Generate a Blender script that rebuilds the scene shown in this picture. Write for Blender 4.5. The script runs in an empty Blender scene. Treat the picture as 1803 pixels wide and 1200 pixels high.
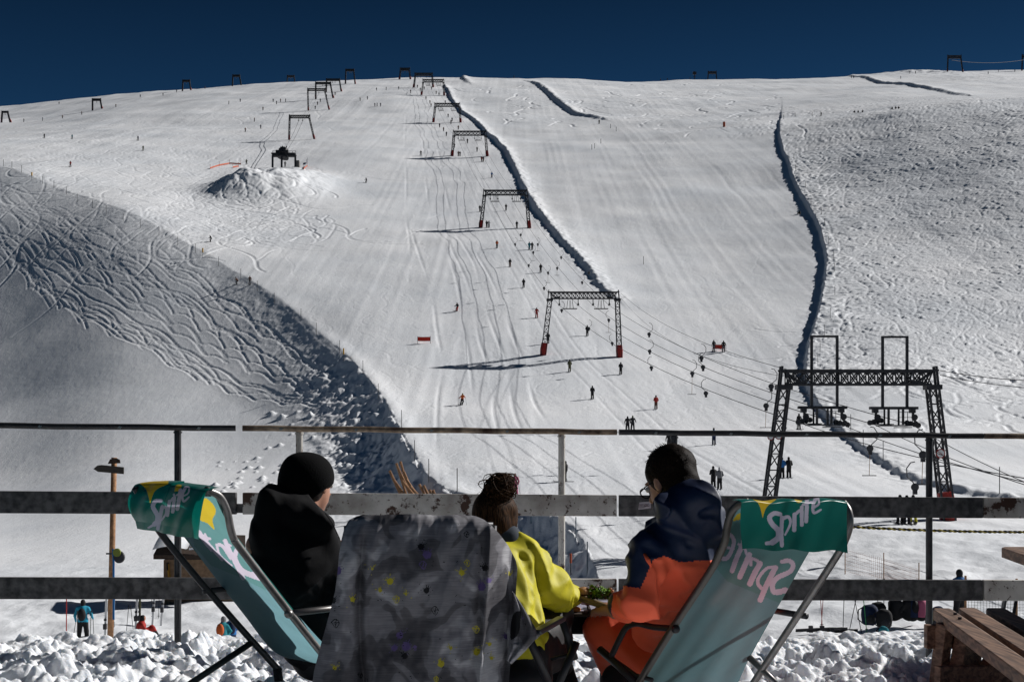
import bpy, bmesh, math, random
import numpy as np
from mathutils import Vector, Matrix, Euler
random.seed(7); RNG = np.random.default_rng(11)
scene = bpy.context.scene
C = scene.collection

# ------------------------------------------------------------------ camera, light, exposure
F = 2504.0; CX = 901.5; HY = 800.0          # focal length and horizon of the photograph, in its pixels
cam_d = bpy.data.cameras.new('camera'); cam = bpy.data.objects.new('camera', cam_d); C.objects.link(cam)
cam_d.sensor_width = 36.0; cam_d.lens = 36.0 * F / 1803.0
cam_d.shift_y = (HY - 600.0) / 1803.0
cam_d.clip_start = 0.05; cam_d.clip_end = 6000
cam.location = (0, 0, 0); cam.rotation_euler = (math.pi / 2, 0, 0)
scene.camera = cam
SUN = Vector((0.766, 0.36, 0.535)).normalized()
elev = math.asin(SUN.z); az = math.atan2(SUN.x, SUN.y)
world = bpy.data.worlds.new('World'); scene.world = world; world.use_nodes = True
wn = world.node_tree; wn.nodes.clear()
sky = wn.nodes.new('ShaderNodeTexSky'); sky.sky_type = 'NISHITA'; sky.sun_disc = False
sky.sun_elevation = elev; sky.sun_rotation = az; sky.altitude = 3000; sky.air_density = 1.0; sky.dust_density = 0.0; sky.ozone_density = 2.0
mul = wn.nodes.new('ShaderNodeMixRGB'); mul.blend_type = 'MULTIPLY'; mul.inputs[0].default_value = 1.0
mul.inputs[2].default_value = (0.036, 0.094, 0.138, 1)     # polarised, deep high-mountain sky
bg = wn.nodes.new('ShaderNodeBackground'); bg.inputs['Strength'].default_value = 0.13
out = wn.nodes.new('ShaderNodeOutputWorld')
tcw = wn.nodes.new('ShaderNodeTexCoord'); sep = wn.nodes.new('ShaderNodeSeparateXYZ'); mr = wn.nodes.new('ShaderNodeMapRange'); m2 = wn.nodes.new('ShaderNodeVectorMath'); m2.operation = 'SCALE'
for k_, v_ in zip(('From Min', 'From Max', 'To Min', 'To Max'), (0.20, 0.32, 1.2, 0.55)): mr.inputs[k_].default_value = v_
wn.links.new(tcw.outputs['Generated'], sep.inputs[0]); wn.links.new(sep.outputs[2], mr.inputs[0]); wn.links.new(mr.outputs[0], m2.inputs['Scale'])
wn.links.new(sky.outputs[0], mul.inputs[1]); wn.links.new(mul.outputs[0], m2.inputs[0]); wn.links.new(m2.outputs[0], bg.inputs[0]); wn.links.new(bg.outputs[0], out.inputs[0])
sl = bpy.data.lights.new('sun', 'SUN'); sl.energy = 5.0; sl.angle = math.radians(0.55); sl.color = (1.0, 0.975, 0.945)
so = bpy.data.objects.new('sun', sl); C.objects.link(so); so.rotation_euler = SUN.to_track_quat('Z', 'Y').to_euler()
vs = scene.view_settings; vs.view_transform = 'Standard'; vs.look = 'None'; vs.exposure = 0.0; vs.gamma = 1.0

# ------------------------------------------------------------------ helpers
def P(px, py, Y):                            # a point of the place seen at that pixel and lying Y metres away
    return Vector(((px - CX) / F * Y, Y, (HY - py) / F * Y))
def P3(x, y, z): return Vector((x, y, z))
def tag(o, label=None, cat=None, group=None, kind=None):
    if label: o['label'] = label
    if cat: o['category'] = cat
    if group: o['group'] = group
    if kind: o['kind'] = kind
    return o
def empty(name, loc, label=None, cat=None, group=None):
    o = bpy.data.objects.new(name, None); C.objects.link(o); o.location = loc; o.empty_display_size = 0.2
    return tag(o, label, cat, group)
def srgb(r, g, b):
    f = lambda c: (c / 255 / 12.92) if c / 255 <= 0.04045 else ((c / 255 + 0.055) / 1.055) ** 2.4
    return (f(r), f(g), f(b), 1.0)
def copy_tree(o, parent=None):
    c = o.copy(); C.objects.link(c)
    if parent is not None: c.parent = parent
    for ch in list(o.children): copy_tree(ch, c)
    return c

class MB:
    """collects shapes in world (or local) coordinates; build() links them as one mesh object"""
    def __init__(s): s.v = []; s.f = []; s.m = []; s.mi = 0
    def add(s, vs, fs):
        n = len(s.v); s.v += [tuple(v) for v in vs]; s.f += [tuple(i + n for i in f) for f in fs]; s.m += [s.mi] * len(fs)
        return s
    def box(s, c, size, rot=None, taper=1.0):
        x, y, z = [k / 2 for k in size]; R = rot if rot is not None else Matrix.Identity(3)
        vs = [R @ Vector((sx * x * (taper if sz > 0 else 1), sy * y * (taper if sz > 0 else 1), sz * z)) + Vector(c)
              for sz in (-1, 1) for sy in (-1, 1) for sx in (-1, 1)]
        return s.add(vs, [(0, 2, 3, 1), (4, 5, 7, 6), (0, 1, 5, 4), (2, 6, 7, 3), (0, 4, 6, 2), (1, 3, 7, 5)])
    def bar(s, a, b, w, h=None, up=Vector((0, 0, 1))):
        a = Vector(a); b = Vector(b); h = h or w; d = b - a
        if d.length < 1e-6: return s
        z = d.normalized(); x = z.cross(up)
        if x.length < 1e-3: x = z.cross(Vector((0, 1, 0)))
        x.normalize(); y = z.cross(x).normalized()
        vs = [p + x * sx * w / 2 + y * sy * h / 2 for p in (a, b) for sy in (-1, 1) for sx in (-1, 1)]
        return s.add(vs, [(0, 2, 3, 1), (4, 5, 7, 6), (0, 1, 5, 4), (2, 6, 7, 3), (0, 4, 6, 2), (1, 3, 7, 5)])
    def tube(s, pts, r, n=10, caps=True):
        pts = [Vector(p) for p in pts]; rs = r if isinstance(r, (list, tuple)) else [r] * len(pts)
        vs = []; fs = []; prev = None
        for i, p in enumerate(pts):
            t = (pts[min(i + 1, len(pts) - 1)] - pts[max(i - 1, 0)]).normalized()
            if prev is None:
                x = t.cross(Vector((0, 0, 1)))
                if x.length < 1e-3: x = t.cross(Vector((0, 1, 0)))
            else:
                x = prev - t * prev.dot(t)
            x.normalize(); y = t.cross(x); prev = x
            for k in range(n):
                a = 2 * math.pi * k / n; vs.append(p + (x * math.cos(a) + y * math.sin(a)) * rs[i])
        for i in range(len(pts) - 1):
            for k in range(n):
                a = i * n + k; b = i * n + (k + 1) % n; fs.append((a, b, b + n, a + n))
        if caps:
            fs.append(tuple(reversed(range(n)))); e = (len(pts) - 1) * n; fs.append(tuple(e + k for k in range(n)))
        return s.add(vs, fs)
    def ball(s, c, r, nu=10, nv=6):
        r = r if isinstance(r, (tuple, list, Vector)) else (r, r, r); c = Vector(c)
        vs = [c + Vector((0, 0, -r[2]))]; fs = []
        for j in range(1, nv):
            ph = -math.pi / 2 + math.pi * j / nv
            for i in range(nu):
                a = 2 * math.pi * i / nu; vs.append(c + Vector((r[0] * math.cos(ph) * math.cos(a), r[1] * math.cos(ph) * math.sin(a), r[2] * math.sin(ph))))
        vs.append(c + Vector((0, 0, r[2]))); top = len(vs) - 1
        for i in range(nu): fs.append((0, 1 + (i + 1) % nu, 1 + i)); fs.append((top, top - nu + i, top - nu + (i + 1) % nu))
        for j in range(nv - 2):
            for i in range(nu):
                a = 1 + j * nu + i; b = 1 + j * nu + (i + 1) % nu; fs.append((a, b, b + nu, a + nu))
        return s.add(vs, fs)
    def disc(s, c, axis, r, t, n=16):
        c = Vector(c); a = Vector(axis).normalized(); return s.tube([c - a * t / 2, c + a * t / 2], r, n)
    def prism(s, poly, origin, ux, uy, t):
        """flat outline (2D points) standing at origin along ux, uy with thickness t"""
        ux = Vector(ux).normalized(); uy = Vector(uy).normalized(); n = ux.cross(uy).normalized(); o = Vector(origin); k = len(poly)
        vs = [o + ux * p[0] + uy * p[1] - n * t / 2 for p in poly] + [o + ux * p[0] + uy * p[1] + n * t / 2 for p in poly]
        return s.add(vs, [tuple(reversed(range(k))), tuple(range(k, 2 * k))] + [(i, (i + 1) % k, k + (i + 1) % k, k + i) for i in range(k)])
    def grid(s, fn, nu, nv):
        vs = [fn(i / nu, j / nv) for j in range(nv + 1) for i in range(nu + 1)]; w = nu + 1
        return s.add(vs, [(j * w + i, j * w + i + 1, (j + 1) * w + i + 1, (j + 1) * w + i) for j in range(nv) for i in range(nu)])
    def build(s, name, mats, parent=None, smooth=False, bevel=0, local=False, subsurf=0, solid=0):
        me = bpy.data.meshes.new(name)
        off = Vector((0, 0, 0))
        if parent is not None and not local:
            q = parent
            while q is not None: off += q.location; q = q.parent
        me.from_pydata([tuple(Vector(v) - off) for v in s.v], [], s.f)
        mats = mats if isinstance(mats, (list, tuple)) else [mats]
        for m in mats: me.materials.append(m)
        me.polygons.foreach_set('material_index', s.m)
        if smooth: me.polygons.foreach_set('use_smooth', [True] * len(me.polygons))
        me.update()
        o = bpy.data.objects.new(name, me); C.objects.link(o)
        if parent is not None: o.parent = parent
        if solid:
            md = o.modifiers.new('solid', 'SOLIDIFY'); md.thickness = solid; md.offset = 0
        if subsurf:
            md = o.modifiers.new('sub', 'SUBSURF'); md.levels = subsurf; md.render_levels = subsurf
        if bevel:
            md = o.modifiers.new('bevel', 'BEVEL'); md.width = bevel; md.segments = 2; md.limit_method = 'ANGLE'
        return o

# ------------------------------------------------------------------ materials
def mat(name, col, rough=0.8, metal=0.0, spec=0.3, noise=None, bump=None, sheen=0, trans=0, col2=None, coat=0):
    m = bpy.data.materials.new(name); m.use_nodes = True; nt = m.node_tree; b = nt.nodes['Principled BSDF']
    b.inputs['Base Color'].default_value = col if len(col) == 4 else (*col, 1); b.inputs['Roughness'].default_value = rough
    b.inputs['Metallic'].default_value = metal; b.inputs['Specular IOR Level'].default_value = spec
    if sheen: b.inputs['Sheen Weight'].default_value = sheen
    tc = nt.nodes.new('ShaderNodeTexCoord')
    if noise:
        n = nt.nodes.new('ShaderNodeTexNoise'); n.inputs['Scale'].default_value = noise[0]; n.inputs['Detail'].default_value = 6
        nt.links.new(tc.outputs['Object'], n.inputs['Vector'])
        r = nt.nodes.new('ShaderNodeValToRGB'); r.color_ramp.elements[0].position = 0.35; r.color_ramp.elements[1].position = 0.68
        c = col if len(col) == 4 else (*col, 1); k = noise[1]
        r.color_ramp.elements[0].color = col2 if col2 else (c[0] * (1 - k), c[1] * (1 - k), c[2] * (1 - k), 1)
        r.color_ramp.elements[1].color = (min(1, c[0] * (1 + k)), min(1, c[1] * (1 + k)), min(1, c[2] * (1 + k)), 1) if not col2 else c
        nt.links.new(n.outputs[0], r.inputs[0]); nt.links.new(r.outputs[0], b.inputs['Base Color'])
    if bump:
        n2 = nt.nodes.new('ShaderNodeTexNoise'); n2.inputs['Scale'].default_value = bump[0]; n2.inputs['Detail'].default_value = 5
        nt.links.new(tc.outputs['Object'], n2.inputs['Vector'])
        bp = nt.nodes.new('ShaderNodeBump'); bp.inputs['Strength'].default_value = bump[1]; bp.inputs['Distance'].default_value = bump[2]
        nt.links.new(n2.outputs[0], bp.inputs['Height']); nt.links.new(bp.outputs[0], b.inputs['Normal'])
    return m

# ------------------------------------------------------------------ numpy noise
_T = RNG.random((256, 256))
def vnoise(x, y, seed=0):
    x = np.asarray(x, float) + seed * 37.3; y = np.asarray(y, float) + seed * 91.7
    xi = np.floor(x).astype(np.int64); yi = np.floor(y).astype(np.int64); fx = x - xi; fy = y - yi
    fx = fx * fx * (3 - 2 * fx); fy = fy * fy * (3 - 2 * fy)
    a = _T[yi & 255, xi & 255]; b = _T[yi & 255, (xi + 1) & 255]; c = _T[(yi + 1) & 255, xi & 255]; d = _T[(yi + 1) & 255, (xi + 1) & 255]
    return (a * (1 - fx) + b * fx) * (1 - fy) + (c * (1 - fx) + d * fx) * fy - 0.5
def fbm(x, y, seed=0, o=4):
    r = 0; a = 1.0
    for k in range(o): r = r + a * vnoise(x * 2 ** k, y * 2 ** k, seed + k * 3); a *= 0.5
    return r
def sstep(a, b, x):
    t = np.clip((x - a) / (b - a), 0, 1); return t * t * (3 - 2 * t)
def mesh_grid(name, X, Y, Z, m, kind='structure'):
    nr, nc = X.shape; co = np.stack([X, Y, Z], -1).reshape(-1, 3).astype(np.float32)
    me = bpy.data.meshes.new(name); me.vertices.add(len(co)); me.vertices.foreach_set('co', co.ravel())
    j, i = np.meshgrid(np.arange(nr - 1), np.arange(nc - 1), indexing='ij'); a = (j * nc + i).ravel()
    q = np.stack([a, a + 1, a + 1 + nc, a + nc], -1).astype(np.int32)
    me.loops.add(q.size); me.loops.foreach_set('vertex_index', q.ravel())
    me.polygons.add(len(q)); me.polygons.foreach_set('loop_start', (np.arange(len(q)) * 4).astype(np.int32))
    me.polygons.foreach_set('use_smooth', np.ones(len(q), dtype=bool)); me.update(calc_edges=True)
    me.materials.append(m); o = bpy.data.objects.new(name, me); C.objects.link(o)
    if kind: o['kind'] = kind
    return o

# ------------------------------------------------------------------ the mountain: profile table (distance, pixel row) per direction
COLS = {
 -500: [(8,-7.,0),(60,-7.5,0),(90,1010),(120,960),(150,930),(190,895),(240,812),(290,700),(340,565),(400,400),(450,290),(550,262),(700,245),(900,232),(1000,228),(1100,226)],
 0:   [(8,-7.,0),(60,-7.5,0),(90,1010),(120,960),(150,910),(190,836),(240,706),(290,556),(335,411),(365,331),(385,290),(400,283),(450,262),(550,243),(700,222),(900,198),(1000,190),(1080,188)],
 200: [(8,-7.,0),(60,-7.5,0),(90,1000),(120,930),(150,862),(190,768),(240,632),(290,486),(325,385),(345,352),(400,300),(500,250),(650,205),(800,180),(950,167),(1040,164)],
 400: [(8,-7.,0),(60,-7.5,0),(90,1000),(120,915),(150,845),(190,752),(240,600),(275,500),(300,452),(350,382),(400,328),(500,260),(650,198),(800,160),(900,148),(960,147)],
 600: [(8,-7.,0),(60,-7.2,0),(80,1010),(100,962),(130,875),(160,775),(190,685),(212,625),(260,525),(338,403),(470,273),(606,208),(730,164),(870,139),(920,138)],
 800: [(8,-7.,0),(60,-7.,0),(88,1000),(100,935),(115,868),(140,800),(165,752),(190,695),(212,628),(260,522),(338,403),(470,275),(606,212),(730,162),(850,136),(890,135)],
 1000:[(8,-6.8,0),(60,-7.,0),(86,1000),(100,930),(115,862),(140,798),(165,752),(190,692),(212,622),(260,520),(338,400),(470,273),(606,212),(740,165),(880,138),(930,136)],
 1200:[(8,-6.4,0),(60,-6.6,0),(84,985),(100,918),(115,858),(140,798),(165,752),(190,697),(212,636),(260,530),(338,400),(400,318),(470,255),(540,222),(650,190),(800,156),(950,140),(1000,139)],
 1400:[(8,-5.8,0),(60,-6.0,0),(75,985),(89,915),(100,880),(115,842),(140,790),(165,738),(190,680),(212,630),(260,520),(338,390),(400,305),(450,255),(500,222),(600,190),(800,152),(950,137),(1000,136)],
 1600:[(8,-5.6,0),(45,-5.6,0),(60,1032),(75,960),(89,912),(105,873),(130,820),(160,750),(200,640),(260,502),(330,372),(390,270),(440,200),(600,170),(800,146),(1000,127),(1100,126)],
 1803:[(8,-5.6,0),(45,-5.6,0),(60,1032),(75,962),(89,918),(105,882),(130,830),(160,760),(205,640),(265,470),(330,312),(385,224),(425,180),(600,168),(800,148),(1000,125),(1100,124)],
 2300:[(8,-5.6,0),(45,-5.6,0),(60,1032),(75,965),(89,925),(105,890),(130,840),(160,760),(200,620),(260,430),(320,272),(370,190),(410,150),(600,148),(800,135),(1000,120),(1100,119)],
}
YF = np.exp(np.linspace(math.log(8), math.log(1600), 700))
CK = sorted(COLS); TAB = []
for k in CK:
    ys = []; zs = []
    for e in COLS[k]:
        ys.append(e[0]); zs.append(e[1] if len(e) == 3 else (HY - e[1]) / F * e[0])
    ys += [1250, 1600]; zs += [zs[-1] + 2, zs[-1] - 10]
    z = np.interp(YF, ys, zs); kk = np.exp(-0.5 * (np.arange(-30, 31) / 4.5) ** 2); kk /= kk.sum()
    TAB.append(np.convolve(np.pad(z, 30, mode='edge'), kk, 'valid'))
TAB = np.array(TAB)
PXF = np.linspace(-1900, 3700, 281)
TT = np.array([np.interp(PXF, CK, TAB[:, j]) for j in range(len(YF))]).T       # [px, Y]
kk = np.exp(-0.5 * (np.arange(-9, 10) / 3.2) ** 2); kk /= kk.sum()
TT = np.apply_along_axis(lambda r: np.convolve(np.pad(r, 9, mode='edge'), kk, 'valid'), 0, TT)
LY0, LY1 = math.log(8), math.log(1600)
def base_z(px, Y):
    a = np.clip((np.asarray(px, float) - PXF[0]) / (PXF[1] - PXF[0]), 0, len(PXF) - 1.001); b = np.clip((np.log(Y) - LY0) / (LY1 - LY0) * 699, 0, 698.999)
    ai = a.astype(int); bi = b.astype(int); fa = a - ai; fb = b - bi
    return (TT[ai, bi] * (1 - fa) + TT[ai + 1, bi] * fa) * (1 - fb) + (TT[ai, bi + 1] * (1 - fa) + TT[ai + 1, bi + 1] * fa) * fb
_YS = np.exp(np.linspace(math.log(45), math.log(1100), 1500))
def hit_base(px, py):                        # first crossing along the sight line
    pxa = np.atleast_1d(np.asarray(px, float)); pya = np.atleast_1d(np.asarray(py, float))
    z = base_z(np.repeat(pxa[:, None], len(_YS), 1), np.repeat(_YS[None], len(pxa), 0)); row = HY - z / _YS[None] * F
    ok = row <= pya[:, None]; j = np.where(ok.any(1), ok.argmax(1), len(_YS) - 1); Y = _YS[j]
    return (pxa - CX) / F * Y, Y

U_in = np.linspace(-0.375, 0.375, 1060)
U = np.concatenate([-0.375 - np.linspace(0.9, 0.006, 50) ** 1.6, U_in, 0.375 + np.linspace(0.006, 0.9, 50) ** 1.6])
YR = np.concatenate([np.linspace(8.5, 60, 110, endpoint=False), np.linspace(60, 420, 1000, endpoint=False), np.linspace(420, 960, 400, endpoint=False), np.linspace(960, 1500, 40)])
UU, YY = np.meshgrid(U, YR); XX = UU * YY; PXG = UU * F + CX
ZZ = base_z(PXG, YY)
def poly_dist(pts):
    """signed distance (positive on the right of the walking direction) and running parameter to a polyline"""
    best = np.full(XX.shape, 1e9); sg = np.zeros(XX.shape); tt = np.zeros(XX.shape); n = len(pts) - 1
    for i in range(n):
        ax, ay = pts[i]; bx, by = pts[i + 1]; dx, dy = bx - ax, by - ay; L2 = dx * dx + dy * dy
        t = ((XX - ax) * dx + (YY - ay) * dy) / L2; tc = np.clip(t, 0, 1)
        ex = XX - ax - tc * dx; ey = YY - ay - tc * dy; d = np.hypot(ex, ey); m = d < best - 1e-9
        s = -(dx * (YY - ay) - dy * (XX - ax))
        best = np.where(m, d, best); sg = np.where(m, np.sign(s), sg); tt = np.where(m, (i + tc) / n, tt)
    return best, sg, tt
def world_line(pp, sub=6):
    a = np.array(pp, float); t = np.linspace(0, len(a) - 1, (len(a) - 1) * sub + 1)
    px = np.interp(t, np.arange(len(a)), a[:, 0]); py = np.interp(t, np.arange(len(a)), a[:, 1])
    k = np.ones(5) / 5; px = np.convolve(np.pad(px, 2, mode='edge'), k, 'valid'); py = np.convolve(np.pad(py, 2, mode='edge'), k, 'valid')
    x, y = hit_base(px, py); return list(zip(x, y))
def line_dists(pts):
    return poly_dist(pts[::2] + ([pts[-1]] if (len(pts) - 1) % 2 else []))

# natural undulation
ZZ += fbm(XX / 45, YY / 45, 1, 3) * np.clip(YY / 260, 0.15, 1.6) * 1.3
ZZ += fbm(XX / 9, YY / 14, 5, 3) * np.clip(YY / 300, 0.1, 1.0) * 0.16

# edge between the piste and the bowl on the left: walking down from the top, the bowl is on the right-hand side
RIDGE = [(-420, 205), (-150, 250), (0, 290), (110, 326), (220, 372), (330, 430), (400, 468), (440, 492), (520, 545), (590, 606), (640, 655), (690, 725), (725, 795), (752, 845), (800, 880), (900, 896), (960, 908), (1010, 935), (1034, 975), (1048, 1012)]
rl = world_line(RIDGE); rd, rs, rt = line_dists(rl)
inb = np.where(rs > 0, rd, 0.0)
DR = np.interp(rt, [0, .3, .45, .55, .62, .68, .78, .9, 1], [2.0, 3.0, 2.9, 2.8, 2.7, 1.9, 0.9, 1.3, 1.1]); WR = np.interp(rt, [0, .3, .45, .55, .62, .8, 1], [26, 26, 20, 12, 7, 4, 3])
edge_n = fbm(XX / 3.0, YY / 3.0, 21, 3)
ZZ -= DR * (1 - (1 - np.clip((inb + edge_n * np.where(rt > .5, 1.4, .35) * (inb > 0.3)) / WR, 0, 1)) ** 2) * np.exp(-np.maximum(inb - WR, 0) / np.interp(rt, [.3, .45, .6, .8], [900, 120, 26, 9]))
WB = np.minimum(WR, 8); bankmask = np.exp(-((inb - WB * 0.55) / (WB * 0.6)) ** 2) * (rs > 0) * (0.25 * sstep(0.2, 0.4, rt) + 0.75 * sstep(0.45, 0.6, rt))
ZZ += bankmask * (fbm(XX / 1.6 + YY / 5, YY / 2.6, 33, 3) * 0.55 + fbm(XX / .5, YY / .9, 35, 2) * 0.28)
ZZ += 0.35 * np.exp(-((rd - 0.2) / 1.6) ** 2) * sstep(.3, .6, rt)

# snow walls beside the pistes
def wall(pp, H, w, decay, side=-1, rough=0.3, rim=0.3, seed=3):
    L = world_line(pp); d, s, t = line_dists(L); s = s * side; dd = d * s + fbm(XX / 2.2, YY / 2.8, seed, 3) * rough * 1.3
    Hh = np.interp(t, np.linspace(0, 1, len(H)), H)
    global ZZ
    ZZ = ZZ + Hh * sstep(-w, 0, dd) * np.exp(-np.maximum(dd, 0) / decay) + rim * Hh * 0.3 * np.exp(-((dd - 1.0) / 1.2) ** 2)
    ZZ = ZZ + fbm(XX / 1.0, YY / 1.2, seed + 7, 2) * rough * np.exp(-(dd / 2.5) ** 2)
    return L, d, s
BERM3 = [(1374, 213), (1372, 240), (1385, 285), (1410, 345), (1438, 395), (1458, 450), (1455, 500), (1444, 560), (1426, 610), (1420, 650), (1432, 705), (1470, 745), (1520, 790), (1580, 828), (1640, 852), (1730, 872), (1830, 884)]
b3, b3d, b3s = wall(BERM3, [0.75, 1.0, 1.1, 1.15, 1.15, 0.9, 0.65, 0.5, 0.45, 0.4], 0.75, 60, side=-1, rough=0.24, rim=0.0, seed=3)
BERM1 = [(783, 148), (795, 172), (822, 205), (860, 232), (895, 272), (920, 325), (945, 368), (985, 415), (1030, 465), (1062, 503), (1088, 528)]
wall(BERM1, [1.0, 1.15, 1.2, 1.1, 0.9, 0.5], 1.5, 2.4, side=-1, rough=0.35, seed=13)
wall([(925, 144), (950, 150), (985, 182), (1020, 202), (1062, 213)], [.6, 1.5, 1.5, 1.0], 3.0, 5, side=-1, rough=0.3, seed=17)
wall([(1478, 133), (1560, 146), (1640, 158), (1712, 172)], [.7,1.5,1.4,.8], 3.0, 8, side=-1, rough=0.3, seed=18)
wall([(808, 134), (818, 140), (828, 148)], [1.,1.3,.7], 3.0, 4, side=-1, rough=0.3, seed=19)

def mound(px, py, hgt, rx, ry, pw=2.0, dx=0, dy=0, n=0.0, seed=1):
    global ZZ
    x, y = hit_base(px, py); x = x[0] + dx; y = y[0] + dy
    r = np.sqrt(((XX - x) / rx) ** 2 + ((YY - y) / ry) ** 2)
    m = np.exp(-r ** pw); ZZ = ZZ + hgt * m * (1 + n * fbm(XX / 3, YY / 4, seed, 3)); return x, y
# the heap below the drive station, flattened on its top
xs, ys_ = mound(462, 342, 5.6, 14, 14, 2.3, n=0.2, seed=41)
mound(425, 345, 1.6, 6, 8, 2.2, n=0.4, seed=42); mound(500, 322, 2.4, 13, 14, 2.4, n=0.3, seed=45); mound(540, 330, 1.2, 10, 12, 2.4, n=0.3, seed=47)
# snow-capped rise on the skyline at the right
mound(1570, 131, 3.6, 34, 40, 2.0, dy=-60, n=.2, seed=51); mound(1500, 134, 2.2, 30, 40, 2, dy=-60, n=.2, seed=52)
mound(1680, 137, 2.5, 30, 30, 2, dy=-60, n=.2, seed=53)

# ---- ski tracks: grooves pressed into the height field
dU = U_in[1] - U_in[0]; GR = np.zeros(ZZ.shape); RM = np.zeros(ZZ.shape)
def stamp(x, y, width, depth, rim=0.32):
    x = np.asarray(x, float); y = np.asarray(y, float); u = x / y
    ok = (u > -0.37) & (u < 0.37) & (y > 20) & (y < 940); x = x[ok]; y = y[ok]; u = u[ok]
    if not len(x): return
    depth = (np.broadcast_to(depth, ok.shape))[ok]
    ci = np.rint((u - U_in[0]) / dU).astype(int) + 50; rj = np.rint(np.interp(y, YR, np.arange(len(YR)))).astype(int)
    for dj in range(-4, 5):
        for di in range(-6, 7):
            jj = np.clip(rj + dj, 0, len(YR) - 1); ii = ci + di
            r = np.hypot(XX[jj, ii] - x, YY[jj, ii] - y)
            np.minimum.at(GR, (jj, ii), -depth * np.exp(-(r / width) ** 2))
            np.maximum.at(RM, (jj, ii), depth * rim * np.exp(-((r - 2.0 * width) / (0.8 * width)) ** 2))
def stamp_px(px, py, width, depth, sub=5):
    t = np.arange(len(px)); t2 = np.linspace(0, len(px) - 1, (len(px) - 1) * sub + 1)
    x, y = hit_base(px, py); stamp(np.interp(t2, t, x), np.interp(t2, t, y), width, depth)

# swirls scratched into the big ungroomed face on the right, and next to the station heap
def swirls(n, inside, wid=0.3, dep=0.16, L=(8, 30), R=(5, 16), hd=None):
    X_ = []; Y_ = []; D_ = []
    for k in range(n):
        while True:
            px, py = inside()
            if px is not None: break
        x0, y0 = hit_base(px, py); x = x0[0]; y = y0[0]; a = RNG.random() * 6.283 if hd is None else RNG.normal(hd, 0.7); sc = np.clip(y / 260, 0.6, 1.7)
        ln = RNG.uniform(*L) * sc; r = RNG.uniform(*R) * sc * (1 if RNG.random() < .5 else -1); n_ = max(6, int(ln / 0.3)); s = np.linspace(0, ln, n_)
        ang = a + s / r + 0.5 * np.sin(s / ln * 9 + k); X_.append(x + np.cumsum(np.cos(ang)) * ln / n_); Y_.append(y + np.cumsum(np.sin(ang)) * ln / n_); D_.append(np.full(n_, dep * RNG.uniform(.4, 1.2)))
    stamp(np.concatenate(X_), np.concatenate(Y_), wid, np.concatenate(D_))
b3a = np.array(BERM3, float)
def in_face():
    py = 185 + 470 * RNG.random() ** 1.0; lim = np.interp(py, b3a[:, 1], b3a[:, 0]) + 6; px = RNG.uniform(1370, 1850)
    return (px, py) if px > lim and RNG.random() < (1.0 if py < 480 else 0.75) else (None, None)
swirls(1700, in_face, 0.31, 0.22, L=(16,50), R=(6,26))
bad = (b3s < 0) & (YY < 480) & (YY > 140); GR[bad] = 0; RM[bad] = 0
# long turns in the bowl, upper left
up = np.array([(-60, 275), (0, 300), (110, 340), (220, 390), (330, 445), (440, 515), (520, 570), (590, 640), (640, 690)], float)
lo = np.array([(-60, 430), (20, 465), (60, 520), (150, 565), (260, 605), (330, 640), (400, 672), (500, 682), (610, 695)], float)
tn = np.linspace(0, 1, len(up))
for k in range(30):
    v = RNG.random() * .92; t0 = RNG.uniform(-0.05, 0.35) if k % 3 else 0.0; t1 = min(1.0, t0 + RNG.uniform(0.3, 0.9)); t = np.linspace(t0, t1, 170)
    v1 = np.clip(v + RNG.uniform(-0.1, 0.25), 0, 1.0); vv = v + (v1 - v) * (t - t0) / (t1 - t0)
    ax = np.interp(t, tn, up[:, 0]) * (1 - vv) + np.interp(t, tn, lo[:, 0]) * vv
    ay = np.interp(t, tn, up[:, 1]) * (1 - vv) + np.interp(t, tn, lo[:, 1]) * vv
    fr = RNG.uniform(7, 15); ph = RNG.random() * 6.28; am = RNG.uniform(4, 12) * (1 - 0.55 * t)
    w = np.sin(t * fr * 6.283 * 1.0 + ph + 1.2 * np.sin(t * 9 + k)); ax = ax + am * 0.8 * np.sin(t * fr * 6.283 + ph + 1.4 + 1.2 * np.sin(t * 9 + k)); ay = ay + am * w
    stamp_px(ax, ay, 0.20, 0.085 * RNG.uniform(.6, 1.2), 11)
    if k % 5 == 0: stamp_px(ax + 5, ay + 2, 0.2, 0.06, 6)
def in_face2():
    py = RNG.uniform(600, 760); lim = np.interp(py, b3a[:, 1], b3a[:, 0]) + 10; px = RNG.uniform(1420, 1850)
    return (px, py) if px > lim and px > 1430 + (py - 600) * 1.7 else (None, None)
swirls(90, in_face2, 0.28, 0.14, L=(15, 40), R=(12, 40))
def in_st():
    px = RNG.uniform(352, 500); py = RNG.uniform(330, 432); return (px, py) if (abs(px - 425) / 75) ** 2 + ((py - 380) / 52) ** 2 < 1 else (None, None)
swirls(110, in_st, 0.30, 0.18, L=(8, 25), R=(5, 14))
# fine scratches on the groomed pistes
def in_piste():
    px = RNG.uniform(560, 1420); py = RNG.uniform(150, 900); return (px, py)
swirls(1100, in_piste, 0.2, 0.03, L=(10, 40), R=(10, 50), hd=-1.57)
def in_pl():
    px = RNG.uniform(0, 560); py = RNG.uniform(190, 420); lim = np.interp(px, [r[0] for r in RIDGE], [r[1] for r in RIDGE]); return (px, py) if py < lim - 8 else (None, None)
swirls(500, in_pl, 0.32, 0.09, L=(12, 50), R=(10, 60), hd=-2.4)
def in_top():
    px = RNG.uniform(860, 1340); py = RNG.uniform(145, 215); return (px, py)
swirls(120, in_top, 0.5, 0.3, L=(12, 50), R=(8, 30))
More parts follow.
